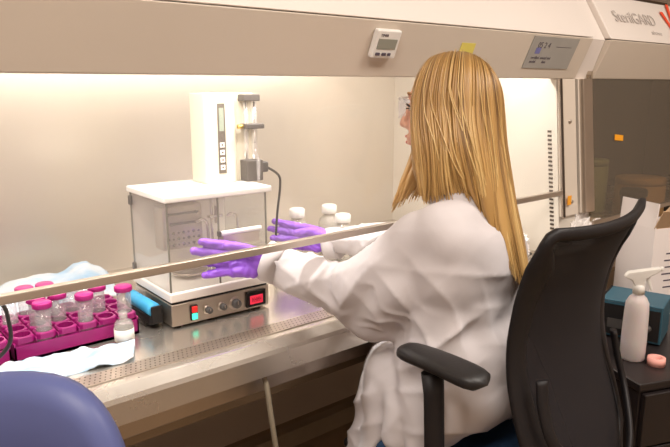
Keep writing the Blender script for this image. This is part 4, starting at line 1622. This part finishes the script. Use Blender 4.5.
# spray bottle
t = thing('spray_bottle', 'translucent white spray bottle on the cart corner', 'bottle', (1.522, .680, CZ), R(125))
t.scale = (.9, .9, 1)
bm = bmesh.new()
lathe(bm, [(0, 0), (.029, 0), (.032, .004), (.0325, .05), (.031, .12), (.029, .145), (.022, .158), (.013, .166), (.013, .172), (0, .172)], n=28)
link('body', bm, 'bottle', t)
bm = bmesh.new()
lathe(bm, [(0, .190), (.0145, .190), (.0155, .168), (0, .168)], n=20)
link('collar', bm, 'white', t)
bm = bmesh.new()
prism(bm, [(-.046, .236), (.030, .220), (.040, .208), (.020, .200), (.012, .186), (-.012, .186), (-.014, .206), (-.046, .226)], 'y', -.011, .011)
hd = link('spray_head', bm, 'white', t, bevel=.003)
bm = bmesh.new()
prism(bm, [(-.016, .210), (-.024, .206), (-.034, .178), (-.029, .176), (-.018, .198)], 'y', -.006, .006)
link('trigger', bm, 'white', t, bevel=.002)
bm = bmesh.new()
tube(bm, [(-.046, 0, .231), (-.054, 0, .232)], .006, 12)
link('nozzle', bm, 'white', t)

# tape
bm = bmesh.new()
lathe(bm, [(.012, 0), (.0205, 0), (.0205, .019), (.012, .019), (.012, 0)], (1.530, .625, CZ), 28)
tag(link('tape_roll', bm, 'tape'), 'small roll of pink tape on the cart beside the spray bottle', 'tape')

# pump
t = thing('power_supply', 'blue-framed box with black front panel behind the spray bottle', 'instrument', (1.605, .812, CZ), R(-75))
BOX('casing', (0, 0, .004), (.15, .13, .105), 'teal', t, bevel=.003)
fp = BOX('front_panel', (.005, -.004, .012), (.145, 0, .100), 'black', t)
BOX('top_band', (.005, -.0045, .094), (.145, -.004, .100), 'teal', fp)
BOX('gauge', (.02, -.006, .03), (.06, -.004, .055), 'darkgrey', fp)
for kx in (.09, .12):
    bm = bmesh.new()
    lathe(bm, [(0, .012), (.007, .012), (.008, 0), (0, 0)], n=14, mtx=Matrix.Translation((kx, -.004, .045)) @ Matrix.Rotation(R(90), 4, 'X'))
    link('knob', bm, 'grey', fp)
BOX('left_plate', (-.004, .01, .015), (0, .13, .105), 'black', t)
for fx_ in (.02, .14):
    for fy_ in (.02, .12):
        bm = bmesh.new()
        lathe(bm, [(0, 0), (.008, 0), (.008, .005), (0, .005)], (fx_, fy_, 0), 10)
        link('foot', bm, 'black', t)

# carton with flaps
t = thing('cardboard_carton', 'tall white carton with open flaps behind the spray bottle', 'box', (1.832, .79, CZ), R(-20))
bm = bmesh.new()
cw, cd, ch = .16, .135, .262
for a, b in (((0, 0, 0), (cw, .004, ch)), ((0, cd - .004, 0), (cw, cd, ch)), ((0, .004, 0), (.004, cd - .004, ch)), ((cw - .004, .004, 0), (cw, cd - .004, ch)), ((.004, .004, 0), (cw - .004, cd - .004, .004))): box(bm, a, b)
link('carton_body', bm, 'carton_white', t)
BOX('flap', (0, 0, 0), (.004, cd, .072), 'carton_white', t, loc=(0, 0, ch)).rotation_euler = (0, R(4), 0)
BOX('flap', (0, 0, 0), (cw, .003, .06), 'carton_tan', t, loc=(0, .002, ch)).rotation_euler = (R(25), 0, 0)
BOX('flap', (0, 0, 0), (.003, cd, .06), 'carton_tan', t, loc=(cw - .002, 0, ch)).rotation_euler = (0, R(50), 0)
for k_, (lx_, lw_) in enumerate(((.05, .04), (.045, .06), (.05, .05), (.04, .06), (.05, .045), (.05, .055))):
    BOX('printed_line', (lx_, -.0006, .185 - k_ * .02), (lx_ + lw_, 0, .189 - k_ * .02), 'letter_dark', t)

# things by the dark cabinet
t = thing('storage_tub', 'dark purple tub with black lid at the right edge of the photo', 'tub', (2.235, 1.05, W + .001))
bm = bmesh.new()
lathe(bm, [(0, 0), (.036, 0), (.042, .11), (0, .11)], n=28)
link('body', bm, 'purple_cont', t)
bm = bmesh.new()
lathe(bm, [(0, .135), (.040, .135), (.045, .13), (.045, .11), (0, .11)], n=28)
link('lid', bm, 'black', t)
for nm, lb, m_, (x, y), r_, h_ in (('lidded_jar', 'pale green jar standing inside the dark cabinet', 'green_cont', (2.40, 1.30), .060, .205), ('round_tub', 'tan round tub beside the green jar inside the dark cabinet', 'tan_cont', (2.47, 1.14), .090, .145)):
    t = thing(nm, lb, 'jar' if nm == 'lidded_jar' else 'tub', (x, y, W + .001))
    bm = bmesh.new()
    lathe(bm, [(0, 0), (r_ * .95, 0), (r_, .01), (r_, h_ - .03), (r_ * .9, h_ - .022), (0, h_ - .022)], n=32)
    link('body', bm, m_, t)
    bm = bmesh.new()
    lathe(bm, [(0, h_), (r_ * .95, h_), (r_ * 1.0, h_ - .004), (r_ * 1.0, h_ - .022), (0, h_ - .022)], n=32)
    link('lid', bm, m_, t)

# crumpled film on the ledge, on a shallow white tray
t = BOX('shallow_tray', (1.58, .80, .60), (1.93, .97, .87), 'carton_white')
bpy.data.objects.remove(t)


def heap(cx_, cy_, z0, rx, ry, h_, label, seed):
    bm = bmesh.new()
    bmesh.ops.create_icosphere(bm, subdivisions=5, radius=1)
    for v in bm.verts:
        p = v.co.copy()
        n_ = noise.noise(p * 2.1 + V((seed, 0, 0))) * .35 + abs(noise.noise(p * 4.7 + V((0, seed, 0)))) * .32 + abs(noise.noise(p * 11)) * .14
        p *= (.8 + n_)
        z = max(-.05, p.z)
        v.co = V((cx_ + p.x * rx, cy_ + p.y * ry, z0 + .05 * h_ + z * h_))
    o = link('crumpled_film', bm, 'plastic_bag', smooth=False)
    return tag(o, label, 'plastic film', 'crumpled clear film on the worktop')


heap(1.60, 1.10, W + .002, .06, .055, .06, 'crumpled white plastic film at the right end of the lit worktop, behind the hair tips', 2)
heap(1.80, 1.012, W + .002, .115, .036, .13, 'crumpled white plastic film heaped between the two cabinets, above the chair back', 5)
